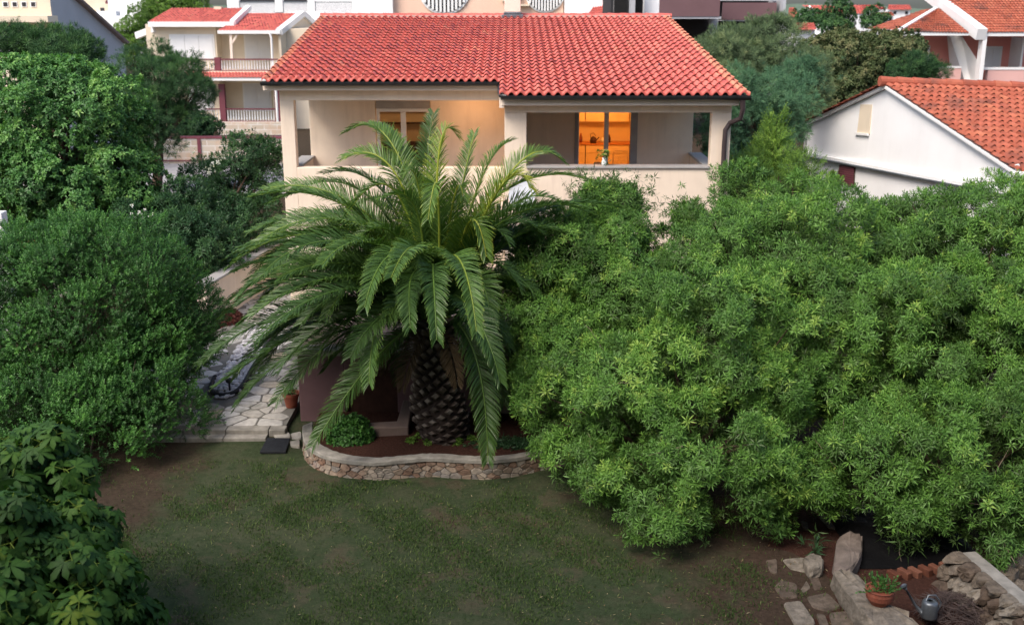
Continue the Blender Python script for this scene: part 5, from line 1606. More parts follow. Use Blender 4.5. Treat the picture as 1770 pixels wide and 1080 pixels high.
# black sheet
mb = MB()
gx_, gy_ = 22, 16
a, b = G(1490, 985, .05), G(1650, 905, .05)
vv = []
for j in range(gy_ + 1):
    for i in range(gx_ + 1):
        u, v = i / gx_, j / gy_
        x = a[0] + (b[0] - a[0]) * u; y = a[1] + .1 + (b[1] + .6 - a[1]) * v
        h = .02 + .16 * math.sin(math.pi * u) ** .6 * math.sin(math.pi * v) ** .6 + .03 * math.sin(u * 17 + v * 9) * math.sin(v * 13)
        vv.append((x, y, max(.012, h)))
W1 = gx_ + 1
mb.add(vv, [(j * W1 + i, j * W1 + i + 1, (j + 1) * W1 + i + 1, (j + 1) * W1 + i) for j in range(gy_) for i in range(gx_)])
o = mb.build('tarpaulin', 'tarpaulin_black', smooth=True, origin=(a[0], a[1], 0)); tag(o, 'black crumpled sheet in the dark hollow behind the bricks', 'sheet')
# watering can
wp = G(1604, 1074, .05); wz0 = .12
wc = thing('watering_can', (wp[0], wp[1], wz0), 'grey metal watering can with a long upright spout', 'watering can')
MB().lathe((wp[0], wp[1], wz0), [(0, 0), (.1, 0), (.105, .02), (.1, .2), (.085, .23), (.03, .24), (.03, .235), (.08, .22), (0, .1)], 24).build('body', 'galvanised', wc, smooth=True)
s0_ = np.array([wp[0] - .09, wp[1], wz0 + .06])
s1_ = P(1566, 1018, wp[1] + .02)
MB().tube([s0_, s0_ * .7 + s1_ * .3 + [-.02, 0, 0], s1_], [.028, .018, .014], 10).build('spout', 'galvanised', wc, smooth=True)
MB().tube([s1_, s1_ + nrm(s1_ - s0_) * .06], [.016, .045], 14).build('rose', 'galvanised', wc, smooth=True)
MB().tube([(wp[0] - .06, wp[1], wz0 + .22), (wp[0] - .03, wp[1], wz0 + .31), (wp[0] + .06, wp[1], wz0 + .31), (wp[0] + .14, wp[1], wz0 + .2), (wp[0] + .1, wp[1], wz0 + .08)], .011, 8).build('handle', 'galvanised', wc, smooth=True)
# brushwood
mb = MB(); rr = random.Random(12)
bc = G(1650, 1050, .1)
for i in range(420):
    th = rr.uniform(0, 6.28); rad = rr.random() ** .5 * .42
    c_ = np.array([bc[0] + math.cos(th) * rad * 1.1, bc[1] + math.sin(th) * rad, .04 + .20 * (1 - (rad / .45) ** 2) * rr.random()])
    az_ = rr.uniform(0, 3.14); ln = rr.uniform(.12, .4); el_ = rr.uniform(-.2, .35)
    d_ = np.array([math.cos(az_) * math.cos(el_), math.sin(az_) * math.cos(el_), math.sin(el_)]) * ln / 2
    kink = np.array([rr.uniform(-.02, .02), rr.uniform(-.02, .02), rr.uniform(0, .03)])
    mb.tube([c_ - d_, c_ + kink, c_ + d_], [rr.uniform(.003, .006), .004, .002], 4)
o = mb.build('brushwood', 'twig_brown', origin=(bc[0], bc[1], 0)); tag(o, 'heap of dry brown twigs between the watering can and the rubble wall', 'twigs')
# heap of loose rocks right of the cap
for i, (px, py, sz) in enumerate(((1745, 985, 18), (1762, 1010, 16), (1725, 960, 16), (1765, 965, 15))):
    rock(['loose boulder behind the concrete cap, nearest the frame edge', 'lowest loose boulder behind the concrete cap', 'loose boulder at the far end of the concrete cap', 'half-hidden boulder under the oleander by the right frame edge'][i],
         [(px - sz, py), (px - sz * .5, py - sz * .6), (px + sz * .6, py - sz * .6), (px + sz, py), (px + sz * .5, py + sz * .7), (px - sz * .6, py + sz * .6)], .28, 'rubble', 60 + i, group='loose boulders at lower right')
# stray bare twigs poking out of the oleanders
# ------------------------------------------------------------------ BACKGROUND
def pbox(mb, px0, py0, px1, py1, Y, depth, tint=None):
    """box whose front face spans those picture corners at distance Y"""
    a, b = P(px0, py1, Y), P(px1, py0, Y)
    mb.box((a[0], Y, a[2]), (b[0], Y + depth, b[2]), tint)
    return mb

# --- white gable house on the right
wh = thing('gable_house', (15, 35, 0), 'white gabled house with a weathered orange tile roof at right', 'house')
eL, eR, rg = P(1392, 214, 39.4), P(1752, 288, 28.5), P(1535, 137, 33.8)
eLb, eRb = eL.copy(), eR.copy()
ndir = nrm(np.array([eR[1] - eL[1], -(eR[0] - eL[0]), 0.0]));
if ndir[0] < 0: ndir = -ndir
into = ndir          # into the house
def gp(px, py, push=.0):
    """point on the gable wall plane under that pixel"""
    r = ray(px, py); o_ = np.array([0, 0, CAM_H]); tt = ((eL - o_) @ into) / (r @ into); return o_ + r * tt - into * push
rg = gp(1535, 146)
zl = P(1392, 265, 39.4)[2]
mb = MB()
foot = [np.array([eL[0], eL[1], -.5]), np.array([eR[0], eR[1], -.5])]
poly = [foot[0], foot[1], eR - [0, 0, .12], rg - [0, 0, .14], eL - [0, 0, .12]]
mb.extr(poly, into * .3)
# side walls
mb.extr([eL + [0, 0, -.12], np.array([eL[0], eL[1], -.5]), np.array([eL[0], eL[1], -.5]) + into * 9, eL + [0, 0, -.12] + into * 9], (eR - eL) / np.linalg.norm(eR - eL) * .25)
mb.build('wall', 'white_plaster', wh)
# ledge line with gutter pipe
la, lb_ = gp(1388, 262), gp(1765, 333)
mb = MB(); off_ = -into * .12
mb.hexa([la + off_ - [0, 0, .1], lb_ + off_ - [0, 0, .1], lb_ + into * .02 - [0, 0, .1], la + into * .02 - [0, 0, .1]], [la + off_, lb_ + off_, lb_ + into * .02, la + into * .02])
mb.build('ledge', 'white_plaster', wh)
mb = MB(); mb.tube([la - into * .14 - [0, 0, .12], lb_ - into * .14 - [0, 0, .12]], .035, 8)
mb.tube([la - into * .06 + [.1, 0, -.1], np.array([la[0] + .1, la[1], -.2]) - into * .06], .04, 8)
mb.build('pipe', 'galvanised', wh, smooth=True)
# verge boards
mb = MB()
for p0, p1 in ((eL, rg), (rg, eR)):
    dd = nrm(p1 - p0)
    a0, b0_ = p0 - (dd * .25 if p0 is eL else 0), p1 + (dd * .3 if p1 is eR else 0)
    o2 = -into * .16
    mb.hexa([a0 + o2 - [0, 0, .12], b0_ + o2 - [0, 0, .12], b0_ - [0, 0, .12], a0 - [0, 0, .12]], [a0 + o2 + [0, 0, -.01], b0_ + o2 + [0, 0, -.01], b0_ + [0, 0, -.01], a0 + [0, 0, -.01]])
mb.build('verge', 'white_paint', wh, bevel=.02)
# roof slopes; the ridge sags a little to the right
rg2 = P(1790, 156, 34.8); rg2 = rg + (rg2 - rg) * 1.7
eR2 = eR + (rg2 - rg) * 1.0
eRx = eR + nrm(eR - rg) * .35; eR2x = eR2 + nrm(eR - rg) * .35
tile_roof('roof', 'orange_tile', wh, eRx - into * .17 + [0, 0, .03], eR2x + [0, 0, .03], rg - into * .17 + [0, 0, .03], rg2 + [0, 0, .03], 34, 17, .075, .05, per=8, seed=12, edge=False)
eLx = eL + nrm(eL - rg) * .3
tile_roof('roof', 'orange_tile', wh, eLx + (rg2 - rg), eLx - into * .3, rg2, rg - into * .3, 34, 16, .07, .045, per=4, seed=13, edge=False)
ridge_caps('ridge_tiles', 'orange_tile', wh, rg + [0, 0, .1] - into * .3, rg2 + [0, 0, .1], .14, .5)
mb = MB()
aw = P(1487, 180, 35.4); uu = nrm((eR - eL) * [1, 1, 0])
mb = MB(); q = [gp(1483, 230, .01), gp(1504, 232, .01), gp(1508, 181, .01), gp(1489, 181, .01)]; mb.hexa([x + into * .015 for x in q], [x - into * .03 for x in q])
wn = mb.build('window', 'cream_plaster', wh)
mb = MB(); q = [gp(1481, 233, .08), gp(1503, 235, .08), gp(1503, 231, .08), gp(1481, 229, .08)]; mb.hexa([x + into * .09 for x in q], q); mb.build('sill', 'white_paint', wn)
mb = MB(); q = [gp(1449, 318, .01), gp(1477, 323, .01), gp(1479, 290, .01), gp(1454, 285, .01)]; mb.hexa([x + into * .02 for x in q], [x - into * .05 for x in q])
wn = mb.build('shutter', 'dark_wood', wh)
mb = MB()
for k in range(9):
    f = (k + .5) / 9
    l_, r2 = q[0] * (1 - f) + q[3] * f, q[1] * (1 - f) + q[2] * f
    mb.bar(l_ - into * .055, r2 - into * .055, .02, .05)
mb.build('slat', 'maroon_paint', wn)
# white downpipe at the near corner + gutter
mb = MB(); g0_ = eRx + [0, 0, -.05] - into * .3
mb.tube([g0_, eR2x - [0, 0, .05]], .08, 10)
c_ = P(1757, 285, 28.3); mb.tube([c_, P(1762, 300, 28.2), P(1752, 309, 28.3), P(1700, 300, 30.0)], .07, 10)
mb.build('downpipe', 'white_paint', wh, smooth=True)
ivy = plant('climbing_plant', 'small yellowish climber beside the dark shutter of the white house', gp(1446, 325, .12), .30, SMA, 'lime_leaf', 170, (.9, 1.5), flat=2.1)
wl = gp(1400, 293, .15)
lt = thing('wall_lamp', wl, 'small wall lamp by the corner of the white gable house', 'lamp')
MB().tube([wl + into * .14, wl], .025, 8).build('arm', 'galvanised', lt)
MB().lathe(wl - [0, 0, .1], [(0, 0), (.05, .02), (.07, .1), (.02, .14), (0, .14)], 12).build('shade', 'ridge_mortar', lt)

# --- cream villa, upper left
YV = 70
vl = thing('villa', (-17, YV + 3, 0), 'cream two-storey villa with maroon and white balconies at upper left', 'house')
mb = MB()
pbox(mb, 268, 42, 372, 240, YV + 2.0, 8)                # upper left block
pbox(mb, 350, 60, 480, 240, YV + 3.2, 6)                # recessed wall behind balconies
a = P(268, 240, YV)[0]
mb.build('wall', 'cream_plaster', vl)
mb = MB()
pbox(mb, 476, 50, 560, 240, YV + 1.5, 6)
mb.build('wall', 'cream_plaster', vl)
# roofs
e0, e1 = P(258, 38, YV + 1.4), P(402, 38, YV + 1.4)
r0_, r1_ = P(297, 15, YV + 6), P(430, 15, YV + 6)
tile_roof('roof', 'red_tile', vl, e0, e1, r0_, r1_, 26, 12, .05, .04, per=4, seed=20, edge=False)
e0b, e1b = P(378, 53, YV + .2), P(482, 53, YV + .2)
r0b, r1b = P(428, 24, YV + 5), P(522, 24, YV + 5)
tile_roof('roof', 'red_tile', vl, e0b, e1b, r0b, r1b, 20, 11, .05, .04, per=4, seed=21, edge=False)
mb = MB()
mb.extr([e1b - [0, 0, .3], r1b - [0, 0, .3], r1b + (r1b - e1b) * [0, 1, -1] * .9 - [0, 0, .3], e1b + [0, 9, -2.0]], (.01, 0, 0)) if False else None
pbox(mb, 256, 38, 404, 47, YV + 1.3, 5)
pbox(mb, 376, 53, 484, 59, YV + .1, 4)
mb.bar(e1 + [0, 0, -.05], r1_ + [0, 0, .05], .35, .3); mb.bar(e1b + [0, 0, -.1], r1b + [0, 0, .0], .4, .35)
rb = P(546, 46, YV + 8); mb.bar(r1b, rb, .4, .35)
q = P(237, 62, YV + 3); mb.bar(q, P(268, 50, YV + 2), .3, .4)
mb.build('eaves', 'white_paint', vl)
mb = MB(); mb.extr([e1b + [.05, .2, -.3], r1b + [.05, 0, -.15], rb + [0, 0, -.15], rb + [0, 0, -4], e1b + [.05, .2, -4]], (-.15, 0, 0)); mb.build('gable_wall', 'cream_plaster', vl)
mb = MB(); pbox(mb, 370, 12, 382, 21, YV + 5.5, .5); mb.build('chimney', 'cream_plaster', vl)
# shutters
def shutter(px0, py0, px1, py1, Y, n_=3, par=vl, mat='shutter_white'):
    m_ = MB(); a_, b_ = P(px0, py1, Y), P(px1, py0, Y)
    m_.box((a_[0] - .08, Y - .05, a_[2] - .08), (b_[0] + .08, Y - .001, b_[2] + .08))
    f_ = m_.build('shutter_frame', 'white_paint', par)
    m_ = MB(); wdt = (b_[0] - a_[0]) / n_
    for k in range(n_):
        m_.box((a_[0] + k * wdt + .02, Y - .09, a_[2]), (a_[0] + (k + 1) * wdt - .02, Y - .051, b_[2]))
        zz = a_[2] + .1
        while zz < b_[2] - .1:
            m_.box((a_[0] + k * wdt + .08, Y - .105, zz), (a_[0] + (k + 1) * wdt - .08, Y - .091, zz + .05)); zz += .13
    m_.build('shutter', mat, f_)
shutter(298, 62, 368, 102, YV + 2.0)
shutter(426, 62, 470, 101, YV + 3.2, 2)
shutter(424, 146, 466, 190, YV + 3.2, 2)
shutter(330, 148, 366, 190, YV + 2.0, 2)
# balconies: slab, rail, balusters
def balcony(px0, px1, pyt, pyb, Y, par, slab_h=.35, depth=2.2, posts=(), railmat='maroon_paint', balmat='white_paint', pitch=.17, slabmat='cream_plaster'):
    a_, b_ = P(px0, pyb, Y), P(px1, pyt, Y)
    x0, x1, za, zb = a_[0], b_[0], a_[2], b_[2]
    MB().box((x0, Y + .0, zb - .07), (x1, Y + .14, zb)).box((x0, Y + .01, za), (x1, Y + .13, za + .06)).build('handrail', railmat, par)
    m_ = MB(); x = x0 + pitch / 2; 
    while x < x1:
        m_.lathe((x, Y + .07, za + .06), [(.03, 0), (.05, .15 * (zb - za)), (.03, .4 * (zb - za)), (.025, .7 * (zb - za)), (.04, (zb - za) - .13)], 6); x += pitch
    m_.build('balusters', balmat, par)
    MB().box((x0 - .1, Y - .05, za - slab_h), (x1 + .1, Y + depth, za - .002)).build('balcony_slab', slabmat, par)
    for q_ in posts:
        m_ = MB(); c_ = P(q_[0], q_[1], Y); d_ = P(q_[0], q_[2], Y); m_.box((c_[0] - .18, Y - .03, d_[2]), (c_[0] + .18, Y + .3, c_[2])); m_.build('post', railmat, par)
balcony(320, 480, 102, 123, YV, vl, posts=((375, 100, 124),), slab_h=.2)
balcony(355, 478, 188, 211, YV, vl, posts=((382, 146, 213), (478, 143, 213)))
# pent roof band under the upper balcony
b0_, b1_ = P(322, 134, YV - .8), P(478, 134, YV - .8)
t0, t1 = P(322, 125, YV), P(478, 125, YV)
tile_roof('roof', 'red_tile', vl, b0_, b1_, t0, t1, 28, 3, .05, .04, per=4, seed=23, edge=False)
mb = MB(); pbox(mb, 322, 133, 478, 140, YV - .75, 3.6); mb.build('eaves', 'white_paint', vl)
mb = MB(); p0 = P(466, 58, YV + .1); mb.tube([p0, P(469, 66, YV + .1), P(471, 105, YV + .1), P(472, 122, YV + .1)], .07, 8); p0 = P(476, 140, YV - .6); mb.tube([p0, [p0[0], YV - .6, -1]], .08, 8); mb.build('downpipe', 'white_paint', vl)
mb = MB(); mb.bar(P(401, 75, YV + .3), P(410, 60, YV + .3), .12); mb.bar(P(462, 58, YV + .3), P(454, 58, YV + 1), .12); mb.bar(P(399, 60, YV + .3), P(401, 103, YV + .3), .16); mb.build('brace', 'peach_trim', vl)
# stone retaining walls in front of the villa
rt = thing('retaining_wall', (-14, 62, 0), 'pale ashlar retaining wall below the cream villa', 'wall')
mb = MB(); pbox(mb, 378, 212, 490, 245, YV - 2, .5); mb.build('upper_wall', 'wall_ashlar', rt)
rt2 = thing('garden_wall', (-14, 55, 0), 'long pale stone garden wall with a maroon coping in front of the villa', 'wall')
mb = MB(); pbox(mb, 270, 240, 492, 290, 55, .4); mb.build('wall', 'wall_ashlar', rt2)
mb = MB(); pbox(mb, 270, 237, 492, 240, 54.95, .5); pbox(mb, 343, 240, 346, 278, 54.93, .02); pbox(mb, 270, 277, 492, 279, 54.94, .02); mb.build('coping', 'maroon_paint', rt2)
# street strip
mb = MB(); mb.box((-40, 46, -.02), (-4.5, 54.9, .03)); plain('pale_road', (0.34, 0.33, 0.33), .9, .15, 2, .2); o = mb.build('road', 'pale_road'); tag(o, kind='structure')

# --- grey and white house far left
gh = thing('townhouse', (-24, 52, 0), 'white and grey townhouse with four small square windows at the top left corner', 'house')
YG = 50
mb = MB()
a = P(-60, 140, YG); b = P(82, -40, YG)
zt = b[2]
mb.box((a[0], YG, 0), (b[0] - .0, YG + .4, zt))
mb.build('wall', 'cream_plaster', gh)
mb = MB()      # grey gable side, receding to the right
g = [P(83, -80, YG), P(126, 0, YG + 1.5), P(214, 75, YG + 6), ]
q0 = np.array([b[0], YG + .01, 0]); 
far = P(214, 75, YG + 6)
poly = [q0, np.array([far[0], far[1], 0]), far, P(122, -6, YG + 2.2), np.array([b[0], YG + .01, P(84, -60, YG)[2]])]
mb.extr(poly, (-.2, .3, 0)); mb.build('gable_wall', 'grey_plaster', gh)
mb = MB(); mb.bar(far + [.1, 0, .02], P(122, -8, YG + 2.2) + [.1, 0, .02], .35, .12); mb.build('roof_edge', 'terrace_concrete', gh)
mb = MB(); pbox(mb, -60, 28, 82, 39, YG - 1.0, 1.1); mb.build('balcony_slab', 'cream_plaster', gh)
for i, px in enumerate((9, 25, 41, 57)):
    m_ = MB(); pbox(m_, px - 4.5, 3, px + 4.5, 13, YG - .03, .02); f_ = m_.build('window', 'white_paint', gh)
    m_ = MB(); pbox(m_, px - 3, 4.5, px + 3, 11.5, YG - .05, .015); m_.build('pane', 'dark_interior', f_)
mb = MB(); p_ = P(36, 43, YG - .1); mb.tube([p_ + [0, .1, 0], p_ - [0, .15, 0]], .12, 12); mb.build('round_vent', 'galvanised', gh)
mb = MB(); pbox(mb, -50, 52, 30, 90, YG - .06, .05); mb.build('shutter', 'shutter_white', gh)

# --- cream houses between
for (x0, y0, x1, y1, Y, lb, mat) in ((120, -30, 190, 60, 100, 'pale cream house with a small red canopy behind the grey gable', 'cream_plaster'), (195, -30, 262, 70, 95, 'plain pale pink house left of the green climbers', 'white_plaster')):
    t_ = thing('cream_house', P((x0 + x1) / 2, y1, Y), lb, 'house', 'pale houses on the slope')
    m_ = MB(); pbox(m_, x0, y0, x1, y1 + 25, Y, 8); m_.build('wall', mat, t_)
    m_ = MB(); pbox(m_, x0 + 2, y1 - 40, x1 - 4, y1 - 37, Y - .6, .6); m_.build('ledge', 'white_paint', t_)
    m_ = MB(); pbox(m_, x1 - 16, 14, x1 - 10, 24, Y - .04, .03); m_.build('window', 'dark_interior', t_)
    m_ = MB(); m_.add([P(x1 - 8, 4, Y - 1), P(x1 + 34, 4, Y - 1), P(x1 + 28, -3, Y), P(x1 - 4, -3, Y)], [(0, 1, 2, 3)]); m_.extr([P(x1 - 8, 4, Y - 1), P(x1 + 34, 4, Y - 1), P(x1 + 28, -3, Y), P(x1 - 4, -3, Y)], (0, 0, -.15)); m_.build('canopy', 'maroon_paint', t_)
t_ = thing('terrace_wall', P(190, 60, 90), 'low pale terrace wall stepping down behind the grey gable', 'wall')
m_ = MB(); pbox(m_, 150, 28, 245, 110, 90, 1); pbox(m_, 130, 20, 200, 30, 91, 1); m_.build('wall', 'white_plaster', t_)

# --- white apartment building with balconies, top centre-left
ab = thing('apartment_building', P(520, 25, 95), 'white apartment building with grey balcony railings above the red roof', 'building')
mb = MB(); pbox(mb, 400, -60, 630, 120, 98, 8); mb.build('wall', 'white_plaster', ab)
mb = MB()
for px in (402, 478, 534, 624): pbox(mb, px, -40, px + 8, 60, 95, .5)
pbox(mb, 400, 22, 630, 30, 95, 3); mb.build('pillar', 'white_paint', ab)
mb = MB(); pbox(mb, 410, -30, 534, 4, 97.9, .05); mb.build('glazing', 'dark_interior', ab)
mb = MB()
for i in range(0, 105): 
    px = 411 + i * 2.05
    a_ = P(px, 22, 95.2); b_ = P(px, 4, 95.2); mb.bar(a_, b_, .04)
a_, b_ = P(410, 4, 95.2), P(625, 4, 95.2); mb.bar(a_, b_, .08)
mb.build('railing', 'galvanised', ab)
ft = MB(); pbox(ft, 500, 20, 560, 60, 88, .4); o = ft.build('white_wall', 'white_plaster', origin=P(530, 60, 88)); tag(o, 'pale boundary wall just left of the main ridge', 'wall')

# --- apricot building with round slatted windows
ap = thing('apricot_building', P(800, 25, 80), 'apricot building with two round slatted openings above the ridge', 'building')
YA = 80
def disc_hole_wall(cx, cy, rr_px, x0, x1, y0, y1):
    pass
mb = MB(); pbox(mb, 676, -80, 975, 100, YA + .6, 8); mb.build('wall', 'apricot_plaster', ap)
mb = MB(); pbox(mb, 612, -80, 676, 100, YA, 8); pbox(mb, 975, -80, 1012, 100, YA, 8); mb.build('pier', 'white_plaster', ap)
for (cx, cy, rad) in ((768, -22, 42), (942, -14, 32), (655, -12, 24)):
    c_ = P(cx, cy, YA + .55); R_ = rad / FPX * (YA + .55) * 1.0
    m_ = MB(); m_.tube([c_ - [0, .06, 0], c_ + [0, .0, 0]], R_ * 1.06, 40); f_ = m_.build('round_window', 'white_paint', ap)
    m_ = MB(); m_.tube([c_ - [0, .08, 0], c_ - [0, .062, 0]], R_ * .97, 40); m_.build('recess', 'dark_interior' if rad > 30 else 'pale_pink_plaster', f_)
    m_ = MB()
    k = -6
    while k <= 6:
        xo_ = k * R_ / 6.5; hh = math.sqrt(max(0, (R_ * .97) ** 2 - xo_ ** 2))
        m_.box((c_[0] + xo_ - R_ * .045, c_[1] - .2, c_[2] - hh), (c_[0] + xo_ + R_ * .045, c_[1] - .082, c_[2] + hh)); k += 1
    m_.build('slat', 'white_paint', f_)
mb = MB(); pbox(mb, 868, -40, 900, 3, YA + .1, .5); pbox(mb, 890, 8, 915, 11, YA + .1, .5); mb.build('canopy', 'cream_plaster', ap)
for k_ in range(1):
    t_ = thing('white_house', P(1030, 30, 76), 'white house with a small red roof at the right end of the ridge', 'house')
    m_ = MB(); pbox(m_, 1012, -40, 1052, 80, 78, 6); pbox(m_, 1112, -60, 1142, 100, 66, 2); m_.build('side_wall', 'white_plaster', t_)
    tile_roof('roof', 'red_tile', t_, P(1015, 28, 76), P(1050, 26, 76), P(1030, 8, 79), P(1058, 2, 79), 8, 5, .06, .05, per=4, seed=31, edge=False)

# --- modern plum building
mbld = thing('modern_building', P(1250, 60, 62), 'modern building with plum-coloured balcony fronts and grey columns', 'building')
YM = 62
mb = MB(); pbox(mb, 1052, -60, 1360, 170, YM + 5, 6); mb.build('dark_facade', 'dark_interior', mbld)
mb = MB(); pbox(mb, 1140, -40, 1247, 29, YM, .3); pbox(mb, 1249, 5, 1343, 35, YM + 2.0, .3); mb.build('balcony_front', 'plum_cladding', mbld)
mb = MB(); pbox(mb, 1140, 29.2, 1247, 33, YM + .05, 5); pbox(mb, 1249, 35, 1343, 37, YM + 2.05, 3); pbox(mb, 1247.2, 0, 1343, 2, YM + 2.0, 3); mb.build('slab', 'grey_plaster', mbld)
mb = MB(); pbox(mb, 1222, 33, 1242, 170, YM + 2, .5); pbox(mb, 1343, -60, 1363, 170, YM + 1.4, 6); pbox(mb, 1088, -60, 1100, 100, YM + 2, 1); mb.build('column', 'grey_plaster', mbld)
mb = MB(); pbox(mb, 1060, -60, 1112, 60, YM + 3, .2); mb.build('glazing', 'dark_glass', mbld)
mb = MB(); pbox(mb, 1249, -30, 1343, -1, YM + 3, .1); mb.build('window', 'dish_grey', mbld)

# --- pink house top right
YK = 58
pk = thing('pink_house', P(1650, 130, YK), 'salmon and white terraced house with large red roofs at top right', 'house')
mb = MB(); pbox(mb, 1570, 60, 1900, 220, YK + 2.4, 6); mb.build('wall', 'salmon_plaster', pk)
mb = MB(); pbox(mb, 1560, 118, 1662, 220, YK, .3); pbox(mb, 1697, 121, 1900, 220, YK - .5, .3); mb.build('balcony_front', 'pale_pink_plaster', pk)
mb = MB()
pbox(mb, 1560, 115, 1662, 118.5, YK - .03, .4); pbox(mb, 1697, 117, 1900, 121, YK - .53, .4)
pbox(mb, 1689, 62, 1700, 220, YK - 1.2, .5)
a_, b_, c_, d_ = P(1643, 62, YK + 2.3), P(1668, 76, YK + 1.5), P(1692, 112, YK - .2), P(1660, 220, YK)
mb.extr([P(1641, 60, YK + 1.6), P(1661, 60, YK + 1.5), P(1694, 112, YK - .9), P(1694, 220, YK - .9), P(1655, 220, YK + 1.6)], (.0, .35, 0))
pbox(mb, 1750, 66, 1772, 220, YK + .8, 1.4)
pbox(mb, 1555, 62, 1561, 200, YK - .2, .3)
mb.build('white_wall', 'white_paint', pk)
shutter(1572, 82, 1605, 116, YK + 2.4, 2, pk); shutter(1698, 83, 1730, 118, YK + 2.4, 2, pk)
# roofs
apx = P(1618, 16, YK + 3.5)
eA, eB = P(1555, 54, YK - 1.0), P(1674, 57, YK - 1.0)
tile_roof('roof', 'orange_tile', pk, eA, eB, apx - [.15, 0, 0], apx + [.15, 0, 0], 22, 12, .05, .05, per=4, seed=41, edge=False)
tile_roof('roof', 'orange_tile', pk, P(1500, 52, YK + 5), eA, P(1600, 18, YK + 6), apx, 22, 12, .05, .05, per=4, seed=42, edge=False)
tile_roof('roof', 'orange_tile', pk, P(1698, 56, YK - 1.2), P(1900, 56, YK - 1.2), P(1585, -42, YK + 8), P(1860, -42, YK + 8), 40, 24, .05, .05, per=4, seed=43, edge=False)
mb = MB()
mb.bar(P(1697, 60, YK - 1.3), P(1607, -8, YK + 5.4), .5, .55)
mb.bar(eA, apx, .22, .2); 
pbox(mb, 1552, 56, 1676, 62, YK - .95, 3); pbox(mb, 1698, 57, 1900, 63, YK - 1.15, 3)
mb.bar(P(1500, 55, YK + 5), eA + [0, .1, -.1], .3, .3)
mb.build('eaves', 'white_paint', pk)
mb = MB(); q_ = P(1742, 14, YK + 3.5); mb.box((q_[0] - .2, q_[1], q_[2]), (q_[0] + .2, q_[1] + .3, q_[2] + .12)); mb.build('roof_vent', 'white_paint', pk)

# --- distant houses of the town
def far_house(x0, x1, yr, ye, yb, Y, lb, mat='white_plaster', roof='red_tile', gable=None, wins=3):
    t_ = thing('distant_house', P((x0 + x1) / 2, yb, Y), lb, 'house', 'distant houses of the town')
    m_ = MB(); pbox(m_, x0 + 1, ye, x1 - 1, yb, Y, 8)
    if gable:
        m_.extr([P(gable, yb, Y), P(x0 + 2, yb, Y), P(x0 + 2, ye, Y), P((gable + x0) / 2 + 4, yr, Y + 3), P(gable, ye + 3, Y + 4)], (.0, .3, 0))
    m_.build('wall', mat, t_)
    tile_roof('roof', roof, t_, P(x0 - 1, ye, Y - .6), P(x1 + 1, ye, Y - .6), P((gable or x0) + (6 if gable else 1), yr, Y + 5), P(x1 - 3, yr, Y + 5), 16, 6, .08, .08, per=3, seed=int(x0), edge=False)
    m_ = MB()
    for k in range(wins):
        xx_ = x0 + (x1 - x0) * (k + .6) / wins
        pbox(m_, xx_ - 2.6, ye + 3, xx_ + 2.6, ye + 8, Y - .08, .05)
    if wins: m_.build('window', 'dark_interior', t_)
far_house(1412, 1492, 10, 24, 60, 150, 'long white house with a red roof and a white gable in the far town', gable=1380)
far_house(1363, 1378, 14, 30, 60, 140, 'small red-roofed house beside the modern building edge', wins=0)
far_house(1370, 1410, 41, 52, 90, 95, 'low orange-roofed building just above the tree tops', wins=0)
far_house(1488, 1530, 13, 18, 40, 230, 'white house with a thin red roof on the skyline', wins=2)
far_house(1535, 1575, 9, 17, 45, 200, 'dark red-roofed house farthest right in the far town', wins=2)
far_house(1505, 1545, 22, 28, 55, 120, 'pale house partly hidden by the pink house roof', roof='orange_tile', wins=1)
far_house(1440, 1520, 9, 12, 30, 320, 'distant row with a brown-red roof on the skyline', wins=0)
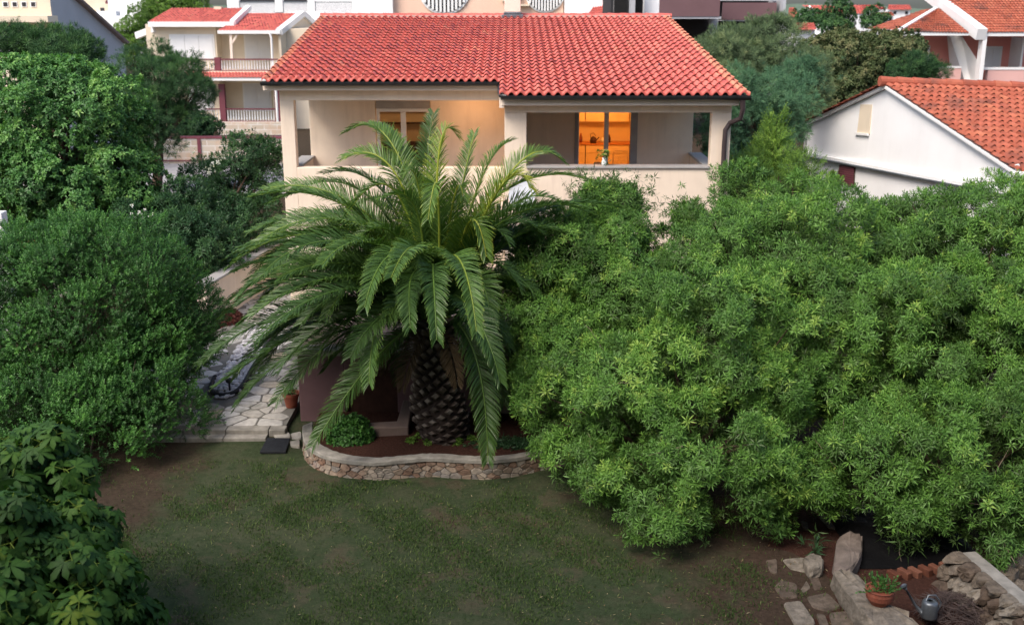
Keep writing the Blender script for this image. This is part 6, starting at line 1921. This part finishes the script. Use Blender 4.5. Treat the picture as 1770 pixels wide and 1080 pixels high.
for (cx, cy, w_, h_, Y, lb) in ((1447, 30, 3.0, 5.0, 110, 'dark pointed conifer in front of the long white far house'), (1512, 32, 2.5, 2.2, 105, 'small dark tree beside the pink house roof'), (1395, 30, 3.2, 1.6, 120, 'low dark hedge below the far white gable')):
    sx_ = w_ * .5
    tree('distant_tree', lb, 'tree', [lob(cx, cy, Y, sx_, sx_, h_ * .5), lob(cx + 3, cy + 8, Y, sx_ * 1.1, sx_, h_ * .4)], SMA, 'dark_needle', P(cx, cy + 30, Y), .15, .5, 18, zmin=-5, seed=int(cx), scale=(2.5, 4), tshift=.2, group='trees of the far town')

# ------------------------------------------------------------------ unseen house added behind the camera to shade the lawn
oh = thing('unseen_shading_house', (0, -4, 0), 'tall plastered house added unseen behind the camera to shade the lawn', 'house')
mb = MB(); mb.box((-20, -9, -.5), (18, -.6, 17)); mb.build('wall', 'terrace_concrete', oh)
import bmesh
def split_loose(o):
    bm = bmesh.new(); bm.from_mesh(o.data)
    left = set(bm.verts); isl = []
    while left:
        st_ = [left.pop()]; g_ = []
        while st_:
            v_ = st_.pop(); g_.append(v_)
            for e_ in v_.link_edges:
                w_ = e_.other_vert(v_)
                if w_ in left: left.remove(w_); st_.append(w_)
        isl.append([v_.index for v_ in g_])
    bm.free()
    if len(isl) < 2: return
    isl.sort(key=min)
    me0 = o.data
    for g_ in isl:
        gi = {v_: k for k, v_ in enumerate(sorted(g_))}
        me = bpy.data.meshes.new(o.name)
        me.from_pydata([me0.vertices[v_].co[:] for v_ in sorted(g_)], [], [[gi[v_] for v_ in p_.vertices] for p_ in me0.polygons if p_.vertices[0] in gi])
        me.materials.append(me0.materials[0])
        c_ = o.copy(); c_.data = me; COL.objects.link(c_); c_.parent = o.parent
    nm = o.name
    bpy.data.objects.remove(o)
for o in list(bpy.data.objects):
    if o.type == 'MESH' and o.parent is not None and o.name.split('.')[0] in ('coping', 'side_wall', 'balcony_front', 'pier', 'door_trim', 'column', 'brace', 'base_unit', 'wall_unit', 'cabinet_door', 'gable_wall', 'balcony_floor', 'ceiling', 'pillar', 'slab', 'downpipe', 'board'):
        split_loose(o)
print('objects', len(bpy.data.objects), 'polys', sum(len(m.polygons) for m in bpy.data.meshes))
